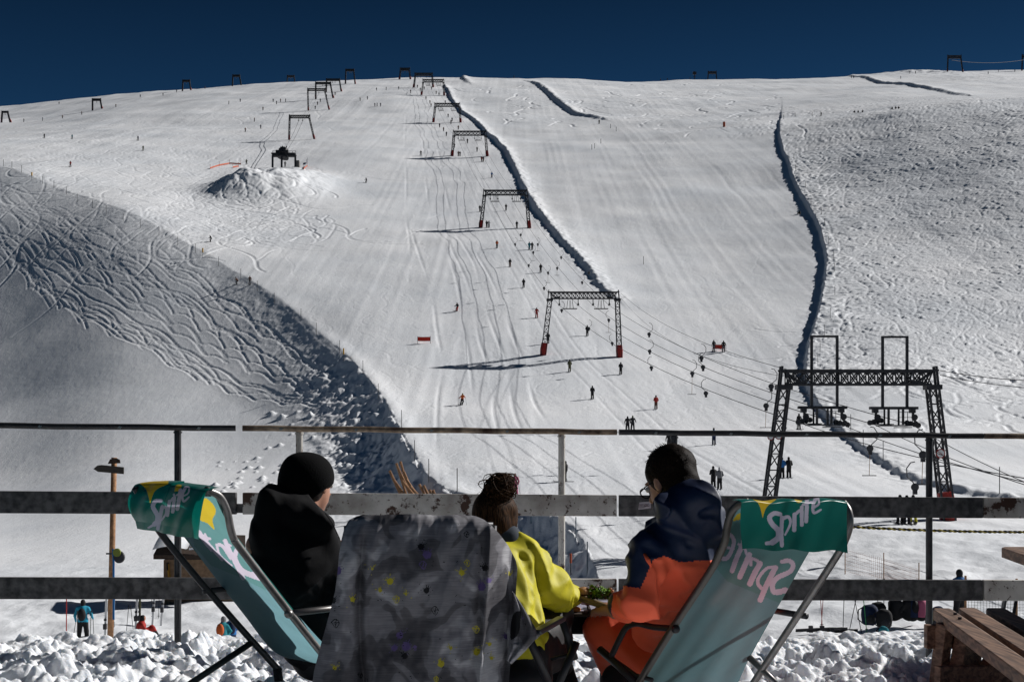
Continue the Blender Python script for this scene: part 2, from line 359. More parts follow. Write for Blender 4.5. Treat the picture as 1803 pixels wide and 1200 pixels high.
# single long runs down the lift piste (pixel polylines of the photograph, cast on the slope)
RUNS = [
 [(600+330/3,80/3+400),(755,400),(790,450),(805,500),(815,560),(825,620),(833,700),(840,760)],
 [(720,400),(745,470),(762,520),(770,590),(782,640),(770,700),(768,790),(775,860)],
 [(785,420),(820,490),(835,540),(843,600),(860,640),(870,690),(868,730),(885,780),(905,830)],
 [(800,415),(835,460),(848,520),(868,580),(890,630),(898,680),(905,730),(925,770),(950,820)],
 [(835,440),(868,500),(885,540),(902,590),(920,630),(930,670),(940,710),(965,745),(990,790)],
 [(715,200),(712,260),(716,320),(714,380),(722,430),(720,500)],
 [(735,180),(745,250),(750,320),(758,380)],
 [(760,200),(770,260),(783,330),(800,400)],
]
for r in RUNS:
    a = np.array(r, float); t = np.linspace(0, len(a) - 1, 120); px = np.interp(t, np.arange(len(a)), a[:, 0]); py = np.interp(t, np.arange(len(a)), a[:, 1])
    k = np.ones(13) / 13; px = np.convolve(np.pad(px, 6, mode='edge'), k, 'valid'); py = np.convolve(np.pad(py, 6, mode='edge'), k, 'valid')
    stamp_px(px, py, 0.30, 0.035 + 0.025 * np.sin(np.linspace(0, 19, (len(px) - 1) * 14 + 1)), 14)
# the tow track under the two drag lifts: pairs of parallel ruts
LIFT = [(760, 160), (790, 215), (828, 272), (892, 398), (1030, 620), (1120, 700), (1230, 790), (1400, 880)]
for off in np.linspace(-0.40, 0.42, 9):
    a = np.array(LIFT, float); ww = np.array([22, 48, 62, 88, 135, 170, 230, 300]); t = np.linspace(0, 7, 200); px = np.interp(t, np.arange(8), a[:, 0] + off * ww); py = np.interp(t, np.arange(8), a[:, 1])
    k = np.ones(13) / 13; px = np.convolve(np.pad(px, 6, mode='edge'), k, 'valid'); py = np.convolve(np.pad(py, 6, mode='edge'), k, 'valid')
    px = px + np.convolve(RNG.normal(0, 2.2, 212), np.ones(13) / 13, 'valid') * py / 400; stamp_px(px, py, 0.30, 0.012 + 0.028 * RNG.random(), 14)
GR = np.where(GR < -1e-4, GR, 0); ZZ += GR + np.where(GR > -0.03, RM, 0)
# corduroy left by the groomer, running down the fall line
gm = ((rs < 0) | (rd < 1)) * (YY > 60)
ZZ += gm * vnoise(XX / 1.1, YY / 90, 71) * 0.06 + gm * vnoise(XX / 4.5 + YY / 160, YY / 140, 72) * 0.15 * np.clip(YY / 400, .2, 1)
face = sstep(0, 6, np.where((b3s > 0) & (YY < 470), b3d, 0)) * (YY > 190)
ZZ += face * (fbm(XX / 5, YY / 6, 77, 3) * 0.12)
ZZ += (YY < 110) * sstep(110, 60, YY) * (fbm(XX / 2.5, YY / 3.5, 81, 3) * 0.30 + fbm(XX / .7, YY / .9, 83, 2) * .08)
ZZ -= sstep(17, 9, YY) * 4.0                   # falls away under the terrace edge
# small snow lumps that rolled out below the bank
for k in range(150):
    px = RNG.uniform(470, 730); py = RNG.uniform(690, 860)
    if RNG.random() < .25: px = RNG.uniform(370, 520); py = RNG.uniform(775, 850)
    lim = np.interp(py, [r[1] for r in RIDGE[3:]], [r[0] for r in RIDGE[3:]]) - 12
    if px > lim: continue
    x, y = hit_base(px, py); x = x[0]; y = y[0]; r = RNG.uniform(0.10, 0.32) * (1.6 if k % 11 == 0 else 1)
    ci = int(round((x / y - U_in[0]) / dU)) + 50; rj = int(round(np.interp(y, YR, np.arange(len(YR))))); sl_ = np.s_[rj - 4:rj + 5, ci - 14:ci + 15]
    q = np.hypot(XX[sl_] - x, YY[sl_] - y) / (r * 1.3); ZZ[sl_] += r * np.exp(-q ** 3) * 1.1
def ground(x, y):                              # height of the snow at a place
    u = x / y; i = int(np.clip(np.searchsorted(U, u), 1, len(U) - 1)); j = int(np.clip(np.searchsorted(YR, y), 1, len(YR) - 1))
    fu = (u - U[i - 1]) / (U[i] - U[i - 1]); fy = (y - YR[j - 1]) / (YR[j] - YR[j - 1])
    return float((ZZ[j - 1, i - 1] * (1 - fu) + ZZ[j - 1, i] * fu) * (1 - fy) + (ZZ[j, i - 1] * (1 - fu) + ZZ[j, i] * fu) * fy)
def on_snow(px, py, ymax=1100):               # point of the finished snow seen at that pixel
    u = (px - CX) / F; i = int(np.clip(np.searchsorted(U, u), 1, len(U) - 1)); fu = (u - U[i - 1]) / (U[i] - U[i - 1])
    z = ZZ[:, i - 1] * (1 - fu) + ZZ[:, i] * fu; row = HY - z / YR * F; ok = (row <= py) & (YR > 25)
    if not ok.any(): j = int(np.argmin(np.where(YR > 25, row, 1e9))); Y = YR[j]
    else: Y = YR[int(ok.argmax())]
    return Vector((u * Y, Y, ground(u * Y, Y)))

def snow_material(name, near=False):
    m = bpy.data.materials.new(name); m.use_nodes = True; nt = m.node_tree; b = nt.nodes['Principled BSDF']
    b.inputs['Roughness'].default_value = 0.6; b.inputs['Specular IOR Level'].default_value = 0.25
    tc = nt.nodes.new('ShaderNodeTexCoord')
    def N(scale, det, vec=None, rough=.6):
        n = nt.nodes.new('ShaderNodeTexNoise'); n.inputs['Scale'].default_value = scale; n.inputs['Detail'].default_value = det; n.inputs['Roughness'].default_value = rough
        nt.links.new(vec or tc.outputs['Object'], n.inputs['Vector']); return n
    if near: b.inputs['Subsurface Weight'].default_value = .5; b.inputs['Subsurface Radius'].default_value = (.03, .035, .04); b.inputs['Subsurface Scale'].default_value = .6
    r = nt.nodes.new('ShaderNodeValToRGB'); r.color_ramp.elements[0].color = (0.71, 0.74, 0.78, 1); r.color_ramp.elements[1].color = (0.87, 0.88, 0.90, 1)
    r.color_ramp.elements[0].position = .3; r.color_ramp.elements[1].position = .65
    n0 = N(0.035 if not near else 3, 7); nt.links.new(n0.outputs[0], r.inputs[0]); nt.links.new(r.outputs[0], b.inputs['Base Color'])
    mp = nt.nodes.new('ShaderNodeMapping'); mp.inputs['Scale'].default_value = (1, 0.3, 1) if not near else (1, 1, 1); nt.links.new(tc.outputs['Object'], mp.inputs[0])
    n1 = N(0.8 if not near else 25, 7, mp.outputs[0], .65); n2 = N(5 if not near else 120, 4)
    b1 = nt.nodes.new('ShaderNodeBump'); b1.inputs['Strength'].default_value = 0.24 if not near else .6; b1.inputs['Distance'].default_value = 0.35 if not near else 0.02
    b2 = nt.nodes.new('ShaderNodeBump'); b2.inputs['Strength'].default_value = 0.5; b2.inputs['Distance'].default_value = 0.06 if not near else 0.004
    nt.links.new(n1.outputs[0], b1.inputs['Height']); nt.links.new(n2.outputs[0], b2.inputs['Height']); nt.links.new(b2.outputs[0], b1.inputs['Normal']); nt.links.new(b1.outputs[0], b.inputs['Normal'])
    return m
M_snow = snow_material('snow'); M_snow_near = snow_material('trampled_snow', True)
mesh_grid('snowy_mountain', XX, YY, ZZ, M_snow)

# ------------------------------------------------------------------ organic bodies: a distance field meshed with surface nets
def sd_cone(p, a, b, ra, rb):
    a = np.array(a, float); b = np.array(b, float); ba = b - a; l2 = (ba * ba).sum(); t = np.clip(((p - a) @ ba) / max(l2, 1e-9), 0, 1)
    return np.sqrt(((p - a - t[..., None] * ba) ** 2).sum(-1)) - (ra + (rb - ra) * t)
def sd_ell(p, c, r, R=None):
    q = p - np.array(c, float)
    if R is not None: q = q @ np.array(R)
    r = np.array(r, float); k = np.sqrt(((q / r) ** 2).sum(-1)); k2 = np.sqrt(((q / (r * r)) ** 2).sum(-1)); return k * (k - 1) / np.maximum(k2, 1e-6)
def smin(a, b, k):
    h = np.clip(0.5 + 0.5 * (b - a) / k, 0, 1); return b * (1 - h) + a * h - k * h * (1 - h)
def noise3(p, s, seed=0):
    x, y, z = p[..., 0] * s, p[..., 1] * s, p[..., 2] * s
    return (vnoise(x + z * .7, y - z * .4, seed) + vnoise(y + x * .3, z + x * .2, seed + 5) + vnoise(z - y * .3, x + y * .5, seed + 9)) / 1.5
def field(prims, k=0.03):
    """prims: ('c',a,b,ra,rb) or ('e',centre,radii[,R]); an 'x' prefix subtracts"""
    def f(p):
        d = None
        for q in prims:
            v = sd_cone(p, *q[1:5]) if q[0][-1] == 'c' else sd_ell(p, *q[1:])
            if q[0][0] == 'x': d = -smin(-d, v, k)
            else: d = v if d is None else smin(d, v, k)
        return d
    return f
def nets(fn, lo, hi, h):
    lo = np.array(lo, float); n = np.ceil((np.array(hi) - lo) / h).astype(int) + 1
    g = np.stack(np.meshgrid(*[lo[i] + np.arange(n[i]) * h for i in range(3)], indexing='ij'), -1); v = fn(g); s = v < 0
    cs = np.zeros(tuple(n - 1), int); acc = np.zeros(tuple(n - 1) + (3,)); cnt = np.zeros(tuple(n - 1))
    for ax in range(3):
        A = [slice(None)] * 3; B = [slice(None)] * 3; A[ax] = slice(0, -1); B[ax] = slice(1, None)
        va = v[tuple(A)]; vb = v[tuple(B)]; cr = (va < 0) != (vb < 0); t = np.where(cr, va / np.where(cr, va - vb, 1), 0)
        pt = g[tuple(A)].copy(); pt[..., ax] += t * h
        o = [i for i in range(3) if i != ax]
        for d0 in (0, 1):
            for d1 in (0, 1):
                src = [slice(None)] * 3; src[o[0]] = slice(d0, d0 + n[o[0]] - 1); src[o[1]] = slice(d1, d1 + n[o[1]] - 1)
                c = cr[tuple(src)]; acc += np.where(c[..., None], pt[tuple(src)], 0); cnt += c
    act = cnt > 0; idx = -np.ones(act.shape, int); idx[act] = np.arange(act.sum()); V = acc[act] / cnt[act][:, None]; Q = []
    for ax in range(3):
        o = [(ax + 1) % 3, (ax + 2) % 3]; A = [slice(None)] * 3; B = [slice(None)] * 3; A[ax] = slice(0, -1); B[ax] = slice(1, None)
        for q in o: A[q] = slice(1, -1); B[q] = slice(1, -1)
        sa = s[tuple(A)]; sb = s[tuple(B)]; I = np.argwhere(sa != sb); fl = sa[sa != sb]
        I[:, o[0]] += 1; I[:, o[1]] += 1
        def at(a, b):
            J = I.copy(); J[:, o[0]] -= a; J[:, o[1]] -= b; return idx[J[:, 0], J[:, 1], J[:, 2]]
        q = np.stack([at(1, 1), at(0, 1), at(0, 0), at(1, 0)], -1); q[~fl] = q[~fl][:, ::-1]; Q.append(q)
    Q = np.concatenate(Q); return V, Q[(Q >= 0).all(1)]
def relax(V, Q, n, lam=0.5):
    e = np.concatenate([Q[:, [0, 1]], Q[:, [1, 2]], Q[:, [2, 3]], Q[:, [3, 0]]])
    for _ in range(n):
        s_ = np.zeros_like(V); c = np.zeros(len(V)); np.add.at(s_, e[:, 0], V[e[:, 1]]); np.add.at(s_, e[:, 1], V[e[:, 0]]); np.add.at(c, e[:, 0], 1); np.add.at(c, e[:, 1], 1)
        V = V + lam * (s_ / np.maximum(c, 1)[:, None] - V)
    return V
def net_mesh(name, fn, lo, hi, h, mats, mfn=None, parent=None, origin=(0, 0, 0), smooth=2):
    V, Q = nets(fn, lo, hi, h); V = relax(V, Q, smooth, .4); me = bpy.data.meshes.new(name); me.from_pydata((V - np.array(origin)).tolist(), [], Q.tolist())
    mats = mats if isinstance(mats, (list, tuple)) else [mats]
    for m in mats: me.materials.append(m)
    if mfn is not None: me.polygons.foreach_set('material_index', mfn(V[Q].mean(1)).astype(int))
    me.polygons.foreach_set('use_smooth', [True] * len(me.polygons)); me.update()
    o = bpy.data.objects.new(name, me); C.objects.link(o)
    if parent is not None: o.parent = parent
    return o

# ------------------------------------------------------------------ shared colours
M_steel = mat('weathered_steel', (0.045, 0.045, 0.05), 0.55, 0.4, noise=(3, .3))
M_galv = mat('galvanised_steel', (0.075, 0.075, 0.078), 0.55, 0.45, noise=(9, .35), bump=(60, .2, .002))
M_redpad = mat('red_padding', (0.30, 0.025, 0.02), 0.6, noise=(2, .3))
M_black = mat('black_cloth', (0.008, 0.008, 0.010), 0.9)
M_rope = mat('steel_cable', (0.05, 0.05, 0.055), 0.6, .3)
M_pole_d = mat('dark_marker_pole', (0.06, 0.06, 0.065), .7); M_orange = mat('orange_plastic', (0.42, 0.09, 0.04), .7)
M_red = mat('red_banner_cloth', (0.62, 0.05, 0.03), .7); M_yel = mat('yellow_marker_paint', (0.55, 0.30, 0.02), .6)
M_wood = mat('raw_wood', (0.32, 0.17, 0.085), .8, noise=(8, .35), bump=(30, .3, .01)); M_wood_d = mat('dark_wood_board', (0.045, 0.03, 0.022), .85, noise=(6, .3))
M_skin = mat('skin', (0.42, 0.21, 0.14), .5, spec=.4, bump=(90, .1, .002)); M_white = mat('white_paint', (0.7, 0.7, 0.7), .6); M_hut = mat('hut_boards', (0.20, 0.13, 0.08), .85, noise=(5, .25), bump=(8, .4, .03))

# ------------------------------------------------------------------ drag lift gantries
def lattice(mb, a, b, wa, da, wb, db, n, t, ux=Vector((1, 0, 0)), uy=Vector((0, 1, 0))):
    a = Vector(a); b = Vector(b)
    def cor(p, w, d): return [p + ux * sx * w / 2 + uy * sy * d / 2 for sx, sy in ((-1, -1), (1, -1), (1, 1), (-1, 1))]
    rows = [cor(a.lerp(b, k / n), wa + (wb - wa) * k / n, da + (db - da) * k / n) for k in range(n + 1)]
    for c in range(4): mb.bar(rows[0][c], rows[n][c], t * 1.5)
    for k in range(n):
        for c in range(4):
            d = (c + 1) % 4; mb.bar(rows[k + 1][c], rows[k + 1][d], t * .8)
            if k % 2: mb.bar(rows[k][c], rows[k + 1][d], t * .8)
            else: mb.bar(rows[k][d], rows[k + 1][c], t * .8)
def gantry(Y, xlb, xrb, yb, xlt, xrt, ybt, ytt, label, group, detail=2, hoops=(), lanes=(.14, .32, .66, .86), narrow=False, padding=True):
    """pixel columns of leg feet and heads, rows of foot, underside and top of the crossbeam, at distance Y"""
    if detail < 2 and Y < 1000: Y = on_snow((xlb + xrb) / 2, yb).y
    gl = P(xlb, yb, Y); gr = P(xrb, yb, Y); o = P((xlb + xrb) / 2, yb, Y)
    g = empty('drag_lift_gantry', o, label, 'lift gantry', group)
    zl = ground(gl.x, Y) - .5 if detail else gl.z - 2; zr = ground(gr.x, Y) - .5 if detail else gr.z - 2
    bl = P(xlt, ybt, Y); br = P(xrt, ybt, Y); hb = (ybt - ytt) / F * Y; t = 0.085 if detail == 2 else (0.13 if detail == 1 else 0.2)
    w = 0.72 if not narrow else 0.5; nn = 9 if detail == 2 else 6
    for (f, top, zz) in ((gl, bl, zl), (gr, br, zr)):
        mb = MB(); foot = Vector((f.x, Y, f.z + (1.3 if padding else 0)))
        lattice(mb, Vector((f.x, Y, zz)), Vector((top.x, Y, top.z - .05)), w, w, w * .85, w, nn, t)
        if detail: mb.box((top.x, Y, top.z + .02), (w * 1.35, w * 1.3, .30))
        sx = 1 if top.x < o.x else -1                # the corner block above the leg
        mb.bar((top.x - sx * w * .4, Y - .3, top.z), (top.x - sx * w * .2, Y - .3, top.z + hb * 1.25), t * 1.6); mb.bar((top.x - sx * w * .4, Y + .3, top.z), (top.x - sx * w * .2, Y + .3, top.z + hb * 1.25), t * 1.6)
        for y_ in (-.3, .3):
            mb.bar((top.x + sx * w * .4, Y + y_, top.z + .1), (top.x + sx * 2.1 * w, Y + y_, top.z + hb * .45), t * 1.3)
            mb.bar((top.x + sx * w * .1, Y + y_, top.z + hb), (top.x + sx * w * .6, Y + y_, top.z + .1), t); mb.bar((top.x - sx * w * .1, Y + y_, top.z + hb), (top.x + sx * 1.6 * w, Y + y_, top.z + hb * .2), t)
        lg = mb.build('leg', M_steel, g)
        if padding:
            pb = MB(); gz = ground(f.x, Y) if detail else f.z; dx = (top.x - f.x) / max(top.z - f.z, 1)
            pb.tube([(f.x, Y, gz - .4), (f.x + dx * .8, Y, gz + .9), (f.x + dx * 1.9, Y, gz + 1.75)], [w * .66, w * .75, w * .68], 10)
            pb.build('padding', M_redpad, lg)
    mb = MB(); a = Vector((bl.x + w * .2, Y, bl.z + hb * .55)); b = Vector((br.x - w * .2, Y, br.z + hb * .55))
    n = 16 if detail == 2 else 9; hh = hb * .75
    def C4(p): return [p + Vector((0, sy * w * .45, sz * hh / 2)) for sy, sz in ((-1, -1), (1, -1), (1, 1), (-1, 1))]
    rows = [C4(a.lerp(b, k / n)) for k in range(n + 1)]
    for c in range(4): mb.bar(rows[0][c], rows[n][c], t * 1.5)
    for k in range(n):
        for c in (1, 3):
            d = (c + 1) % 4; mb.bar(rows[k][c], rows[k + 1][d], t * .85); mb.bar(rows[k][d], rows[k + 1][c], t * .85); mb.bar(rows[k][c], rows[k][d], t * .8)
        mb.bar(rows[k][0], rows[k + 1][1], t * .8)
        if detail: mb.bar(rows[k][3], rows[k + 1][2], t * .8)
    for y_ in (-w * .45, w * .45): mb.bar((bl.x - .3, Y + y_, bl.z + hb), (br.x + .3, Y + y_, br.z + hb), t * 1.3)
    mb.build('crossbeam', M_steel, g)
    lane_pts = []
    if hoops:
        for (x0, x1, yt, yp, p0, p1) in hoops:
            q = MB(); A = P(x0, yt, Y); B = P(x1, yt, Y); z1 = P(0, yp, Y).z
            q.bar(A, (A.x, Y, z1), .16); q.bar(B, (B.x, Y, z1), .16); q.bar((A.x - .08, Y, A.z), (B.x + .08, Y, B.z), .13)
            q.build('hoop_frame', M_steel, g)
            q = MB(); L = P(p0, yp, Y); R_ = P(p1, yp, Y); q.box(((L.x + R_.x) / 2, Y, z1), (R_.x - L.x, .35, .17))
            mx = (L.x + R_.x) / 2
            for s_ in (-.45, .45):
                q.bar((mx + s_, Y - .5, z1), (mx + s_, Y - .5, z1 - 1.05), .13); q.bar((mx + s_, Y + .5, z1), (mx + s_, Y + .5, z1 - 1.05), .1)
            q.box((mx, Y, z1 - 1.1), (1.9, 1.3, .07)); q.box((mx + .5, Y - .3, z1 - 1.22), (1.0, .6, .05)); q.box((mx - .7, Y, z1 - 1.02), (1.2, .9, .05))
            for k_ in range(4):
                q.bar((mx + .1 + k_ * .3, Y - .62, z1 - 1.05), (mx + .1 + k_ * .3, Y - .62, z1 - .25), .035)
            q.bar((mx + .1, Y - .62, z1 - .25), (mx + 1.0, Y - .62, z1 - .25), .035); q.bar((mx + .1, Y - .62, z1 - .6), (mx + 1.0, Y - .62, z1 - .6), .03)
            q.build('service_platform', M_steel, g)
            for e in (L.x + .35, R_.x - .35):
                s2 = MB(); s2.box((e, Y, z1 - .18), (.34, .4, .26)); s2.bar((e + .05, Y, z1 - .2), (e + .05, Y, z1 - .7), .14); d_ = -1 if e < mx else 1
                s2.bar((e + .05, Y, z1 - .7), (e + .35 * -d_ * -1, Y, z1 - .95), .12)
                for k_ in range(4):
                    s2.disc((e + (-.35 + k_ * .27), Y - .1 + .12 * k_, z1 - .92 - .05 * k_ * d_), (.35, .9, 0), .17, .09, 12)
                s2.disc((e + .15, Y, z1 - .58), (0, 1, 0), .2, .1, 12)
                s2.build('sheave_battery', M_steel, g); lane_pts.append(Vector((e, Y, z1 - 1.05)))
    else:
        for f_ in lanes:
            p = bl.lerp(br, f_); q = MB(); q.bar((p.x, Y, p.z + .25), (p.x, Y, p.z - .55), .12)
            if detail:
                for k_ in (-.3, 0, .3): q.disc((p.x, Y + k_, p.z - .62), (1, .2, 0), .2, .1, 10)
            q.box((p.x, Y, p.z - .7), (.3, 1.1, .14)); q.build('sheave_battery', M_steel, g); lane_pts.append(Vector((p.x, Y, p.z - .8)))
        if detail and len(lanes) == 4:
            for f_ in ((lanes[0] + lanes[1]) / 2 + .02, (lanes[2] + lanes[3]) / 2):
                p = bl.lerp(br, f_); q = MB(); ww = .5
                for s_ in (-ww, ww): q.bar((p.x + s_ * .6, Y, p.z + .1), (p.x + s_, Y, p.z - 1.25), .07)
                q.box((p.x, Y, p.z - 1.3), (2.1, .8, .09)); q.bar((p.x, Y, p.z), (p.x, Y, p.z - 1.3), .09); q.build('service_platform', M_steel, g)
        elif detail:
            pass
    return g, lane_pts
LG = []
GRP = 'gantries of the long drag lift beside the snow wall'
g1, l1 = gantry(89.0, 1347, 1671, 905, 1380, 1642, 682, 652, 'large dark lattice gantry in front with two tall hoops and hanging platforms', 'lift gantry' and GRP, 2,
    hoops=[(1429, 1474, 592, 717, 1405, 1491), (1554, 1597, 593, 718, 1531, 1616)])
g2, l2 = gantry(212.0, 956, 1091, 621, 968, 1087, 528, 514, 'second gantry from the viewer, two red foot pads, above the fence rail', GRP, 2, lanes=(.14, .42, .64, .88))
g3, l3 = gantry(338.0, 846, 932, 401, 853, 927, 345, 335, 'third gantry up the lift line where the snow wall bends left', GRP, 1)
g4, l4 = gantry(470.0, 796, 858, 276, 799, 855, 240, 231, 'fourth gantry up the lift line, right foot touching the snow wall', GRP, 1)
g5, l5 = gantry(606.0, 763, 811, 216, 766, 809, 189, 182, 'fifth gantry up the lift line, near the top of the snow wall', GRP, 1)
g6, l6 = gantry(725.0, 742, 782, 168, 745, 781, 146, 140, 'sixth gantry up the lift line just below the skyline', GRP, 1)
g7, l7 = gantry(800.0, 728, 763, 154, 731, 761, 134, 129, 'seventh gantry up the lift line breaking the skyline', GRP, 0)
g8, l8 = gantry(905.0, 703, 723, 140, 705, 721, 125, 120, 'small farthest gantry of the main lift, against the sky', GRP, 0)
GR2 = 'gantries of the smaller drag lift on the left'
h1, m1 = gantry(560.0, 509, 554, 246, 510, 545, 209, 203, 'gantry with a slanting right leg just above the drive station', GR2, 1, lanes=(.45, .65), narrow=True)
h2, m2 = gantry(655.0, 543, 580, 194, 542, 572, 161, 156, 'second gantry above the drive station with red foot pads', GR2, 1, lanes=(.45, .65), narrow=True)
h3, m3 = gantry(735.0, 556, 588, 174, 556, 582, 149, 145, 'third gantry above the drive station, close behind the second', GR2, 0, lanes=(.45, .65), narrow=True)
h4, m4 = gantry(800.0, 574, 602, 162, 575, 598, 143, 139, 'fourth gantry above the drive station at the skyline', GR2, 0, lanes=(.45, .65), narrow=True)
h5, m5 = gantry(860.0, 608, 626, 148, 609, 623, 126, 122, 'tall top gantry of the left lift standing against the sky', GR2, 0, lanes=(.45, .65), narrow=True)
GR3 = 'distant gantries along the left skyline'
gantry(800.0, 2, 20, 216, 4, 14, 199, 196, 'distant gantry cut off by the left edge of the view', GR3, 0, lanes=(.5,), narrow=True)
gantry(880.0, 163, 181, 193, 163, 177, 178, 174, 'distant gantry below the skyline at far left', GR3, 0, lanes=(.5,), narrow=True)
gantry(960.0, 321, 337, 160, 322, 334, 145, 141, 'distant gantry on the skyline above the left slope', GR3, 0, lanes=(.5,), narrow=True)
gantry(985.0, 409, 426, 151, 410, 422, 136, 132, 'distant skyline gantry left of the two faint gantry tops', GR3, 0, lanes=(.5,), narrow=True, padding=False)
gantry(1010.0, 505, 520, 147, 506, 518, 137, 133, 'faint distant gantry top between the two left lift lines', GR3, 0, lanes=(.5,), narrow=True, padding=False)
gantry(1030.0, 1245, 1263, 146, 1247, 1261, 131, 126, 'small gantry top behind the crest right of centre', 'gantries on the right skyline', 0, lanes=(.5,), narrow=True, padding=False)
r1, rr1 = gantry(980.0, 1668, 1696, 127, 1669, 1692, 104, 98, 'dark gantry on the right skyline left of the edge mast', 'gantries on the right skyline', 0, lanes=(.3, .7), narrow=True)
r2, rr2 = gantry(920.0, 1799, 1826, 127, 1800, 1824, 103, 97, 'gantry leg at the extreme right edge of the skyline', 'gantries on the right skyline', 0, lanes=(.3, .7), narrow=True)
mb = MB(); p = P(1223, 138, 1010); mb.bar(p - Vector((0, 0, 3)), p + Vector((0, 0, 5)), .5); mb.box(p + Vector((0, 0, 3.6)), (2.6, .8, 2.0)); mb.bar(p + Vector((-1, 0, 1)), p + Vector((1, 0, 1)), .3)
tag(mb.build('beacon_mast', M_steel), 'short dark mast with a box on the crest left of a small gantry', 'mast')

def cable(a, b, sag, r, label, group, cat='cable', name='haul_cable'):
    n = 14; pts = [a.lerp(b, k / n) - Vector((0, 0, sag * 4 * (k / n) * (1 - k / n))) for k in range(n + 1)]
    o = MB().tube(pts, r, 4, caps=False).build(name, M_rope); return tag(o, label, cat, group), pts
NAMES = ['first (front)', 'second', 'third', 'fourth', 'fifth', 'sixth', 'seventh']
ls = [l1, l2, l3, l4, l5, l6, l7]; ROPES = {}
for i in range(6):
    for k in range(4):
        a, b = ls[i][k], ls[i + 1][k]; rr = 0.028 if i == 0 else (0.03 if i == 1 else .03)
        o, pts = cable(a, b, (b - a).length * .012, rr, '%s haul cable from the left between the %s and %s gantries' % (['outermost', 'second', 'third', 'rightmost'][k], NAMES[i], NAMES[i + 1]), 'haul cables of the drag lifts')
        ROPES[(i, k)] = pts
ends = [(2080, 880), (2090, 905), (2110, 935), (2130, 965)]
for k in range(4):
    o, pts = cable(l1[k], P(*ends[k], 48.0), 0.5, .022, '%s haul cable from the left running right past the front gantry' % ['topmost', 'second', 'third', 'lowest'][k], 'haul cables of the drag lifts'); ROPES[(-1, k)] = pts
cable(P(1093, 516, 212), P(1385, 650, 89), 1.2, .02, 'thin signal cable over the top of the first two gantries', 'signal cables', name='signal_cable')
cable(P(1093, 524, 212), P(1380, 662, 89), 2.0, .016, 'lower thin signal cable between the first two gantries', 'signal cables', name='signal_cable')
cable(P(1655, 652, 89), P(2050, 668, 60), .35, .022, 'upper signal cable leaving the front gantry towards the right', 'signal cables', name='signal_cable')
cable(P(1655, 660, 89), P(2050, 688, 60), .35, .022, 'lower signal cable leaving the front gantry towards the right', 'signal cables', name='signal_cable')
cable(rr1[0], rr2[0], 2, .12, 'cable strung between the two gantries on the right skyline', 'cables on the skyline')
for i in range(2): cable(m1[i], m2[i], 1.0, .04, '%s cable between the first two gantries of the left lift' % ['left', 'right'][i], 'cables of the left lift')

# warning plates on the front gantry legs
for (px, py, lb) in ((1656, 798, 'round no-entry plate on the right leg'),):
    q = MB(); c = P(px, py, 88.4); q.disc(c, (0, 1, 0), .30, .03, 20); pl = q.build('warning_plate', M_redpad, g1)
    q = MB(); q.disc(c - Vector((0, .02, 0)), (0, 1, 0), .23, .03, 20); q.build('plate_face', M_white, pl)
    q = MB(); q.bar(c + Vector((-.2, -.05, .16)), c + Vector((.2, -.05, -.16)), .05, .02); q.build('plate_bar', M_redpad, pl)
for (px, py) in ((1357, 769), (1371, 768)):
    q = MB(); c = P(px, py, 88.5); q.disc(c, (0, 1, 0), .2, .03, 16); pl = q.build('warning_plate', M_redpad, g1); q = MB(); q.disc(c - Vector((0, .02, 0)), (0, 1, 0), .15, .03, 16); q.build('plate_face', M_white, pl)

# ---- hangers of the drag lift (spring box, S hook, cord and T-bar)
def hanger(px, py, Y, hook=1, cord=0, label=''):
    c = P(px, py, Y); g = empty('drag_lift_hanger', c, label, 'lift hanger', 'hangers on the drag lift cables'); s_ = .95
    q = MB(); q.tube([c + Vector((0, 0, 1.35 * s_)), c + Vector((.22 * hook, 0, 1.3 * s_)), c + Vector((.42 * hook, 0, 1.0 * s_)), c + Vector((.40 * hook, 0, .55 * s_)), c + Vector((.1 * hook, 0, .25)), c], .03, 6); q.build('hook', M_steel, g)
    q = MB(); q.disc(c, (0.3, 1, 0), .2, .24, 14); q.box(c + Vector((0, 0, -.25)), (.2, .2, .24)); q.build('spring_box', M_steel, g)
    if cord:
        q = MB(); e = c + Vector((-.05, 0, -cord)); q.tube([c, e], .018, 5); q.build('cord', M_wood, g)
        q = MB(); q.bar(e + Vector((-.42, 0, 0)), e + Vector((.42, 0, 0)), .05); q.build('tee_bar', M_steel, g)
def rY(px): f = min(max((px - 1062) / (1450 - 1062), 0), 1.3); return 1 / (.00472 * (1 - f) + .01124 * f)
for i, a in enumerate([(1143, 588, 1, 0), (1144, 618, 1, 0), (1147, 647, -1, 0), (1037, 578, 1, 0), (1072, 563, -1, 1.8), (1078, 604, -1, 0), (989, 546, 1, 0), (1235, 630, 1, 0), (1219, 657, 1, 2.0), (1238, 646, -1, 0), (1243, 692, -1, 0), (1349, 714, 1, 1.6), (1358, 680, 1, 0), (1380, 753, -1, 0)]):
    hanger(a[0], a[1], rY(a[0]), a[2], a[3], ['topmost lift hanger of the vertical cluster of three', 'middle lift hanger of the vertical cluster of three', 'lowest lift hanger of the vertical cluster of three', 'curved lift hanger above the dark rider under the second gantry', 'lift hanger with tee bar inside the second gantry', 'lift hanger beside the right red foot pad', 'lift hanger beside the left leg of the second gantry', 'upper lift hanger at mid cable below the red banner', 'lift hanger with a long tee bar at mid cable', 'middle hanger of the mid cable cluster', 'lowest hanger of the mid cable cluster', 'lift hanger with cord by the left leg of the front gantry', 'upper lift hanger touching the left leg of the front gantry', 'lift hanger seen right of the left leg, above the fence rail'][i])
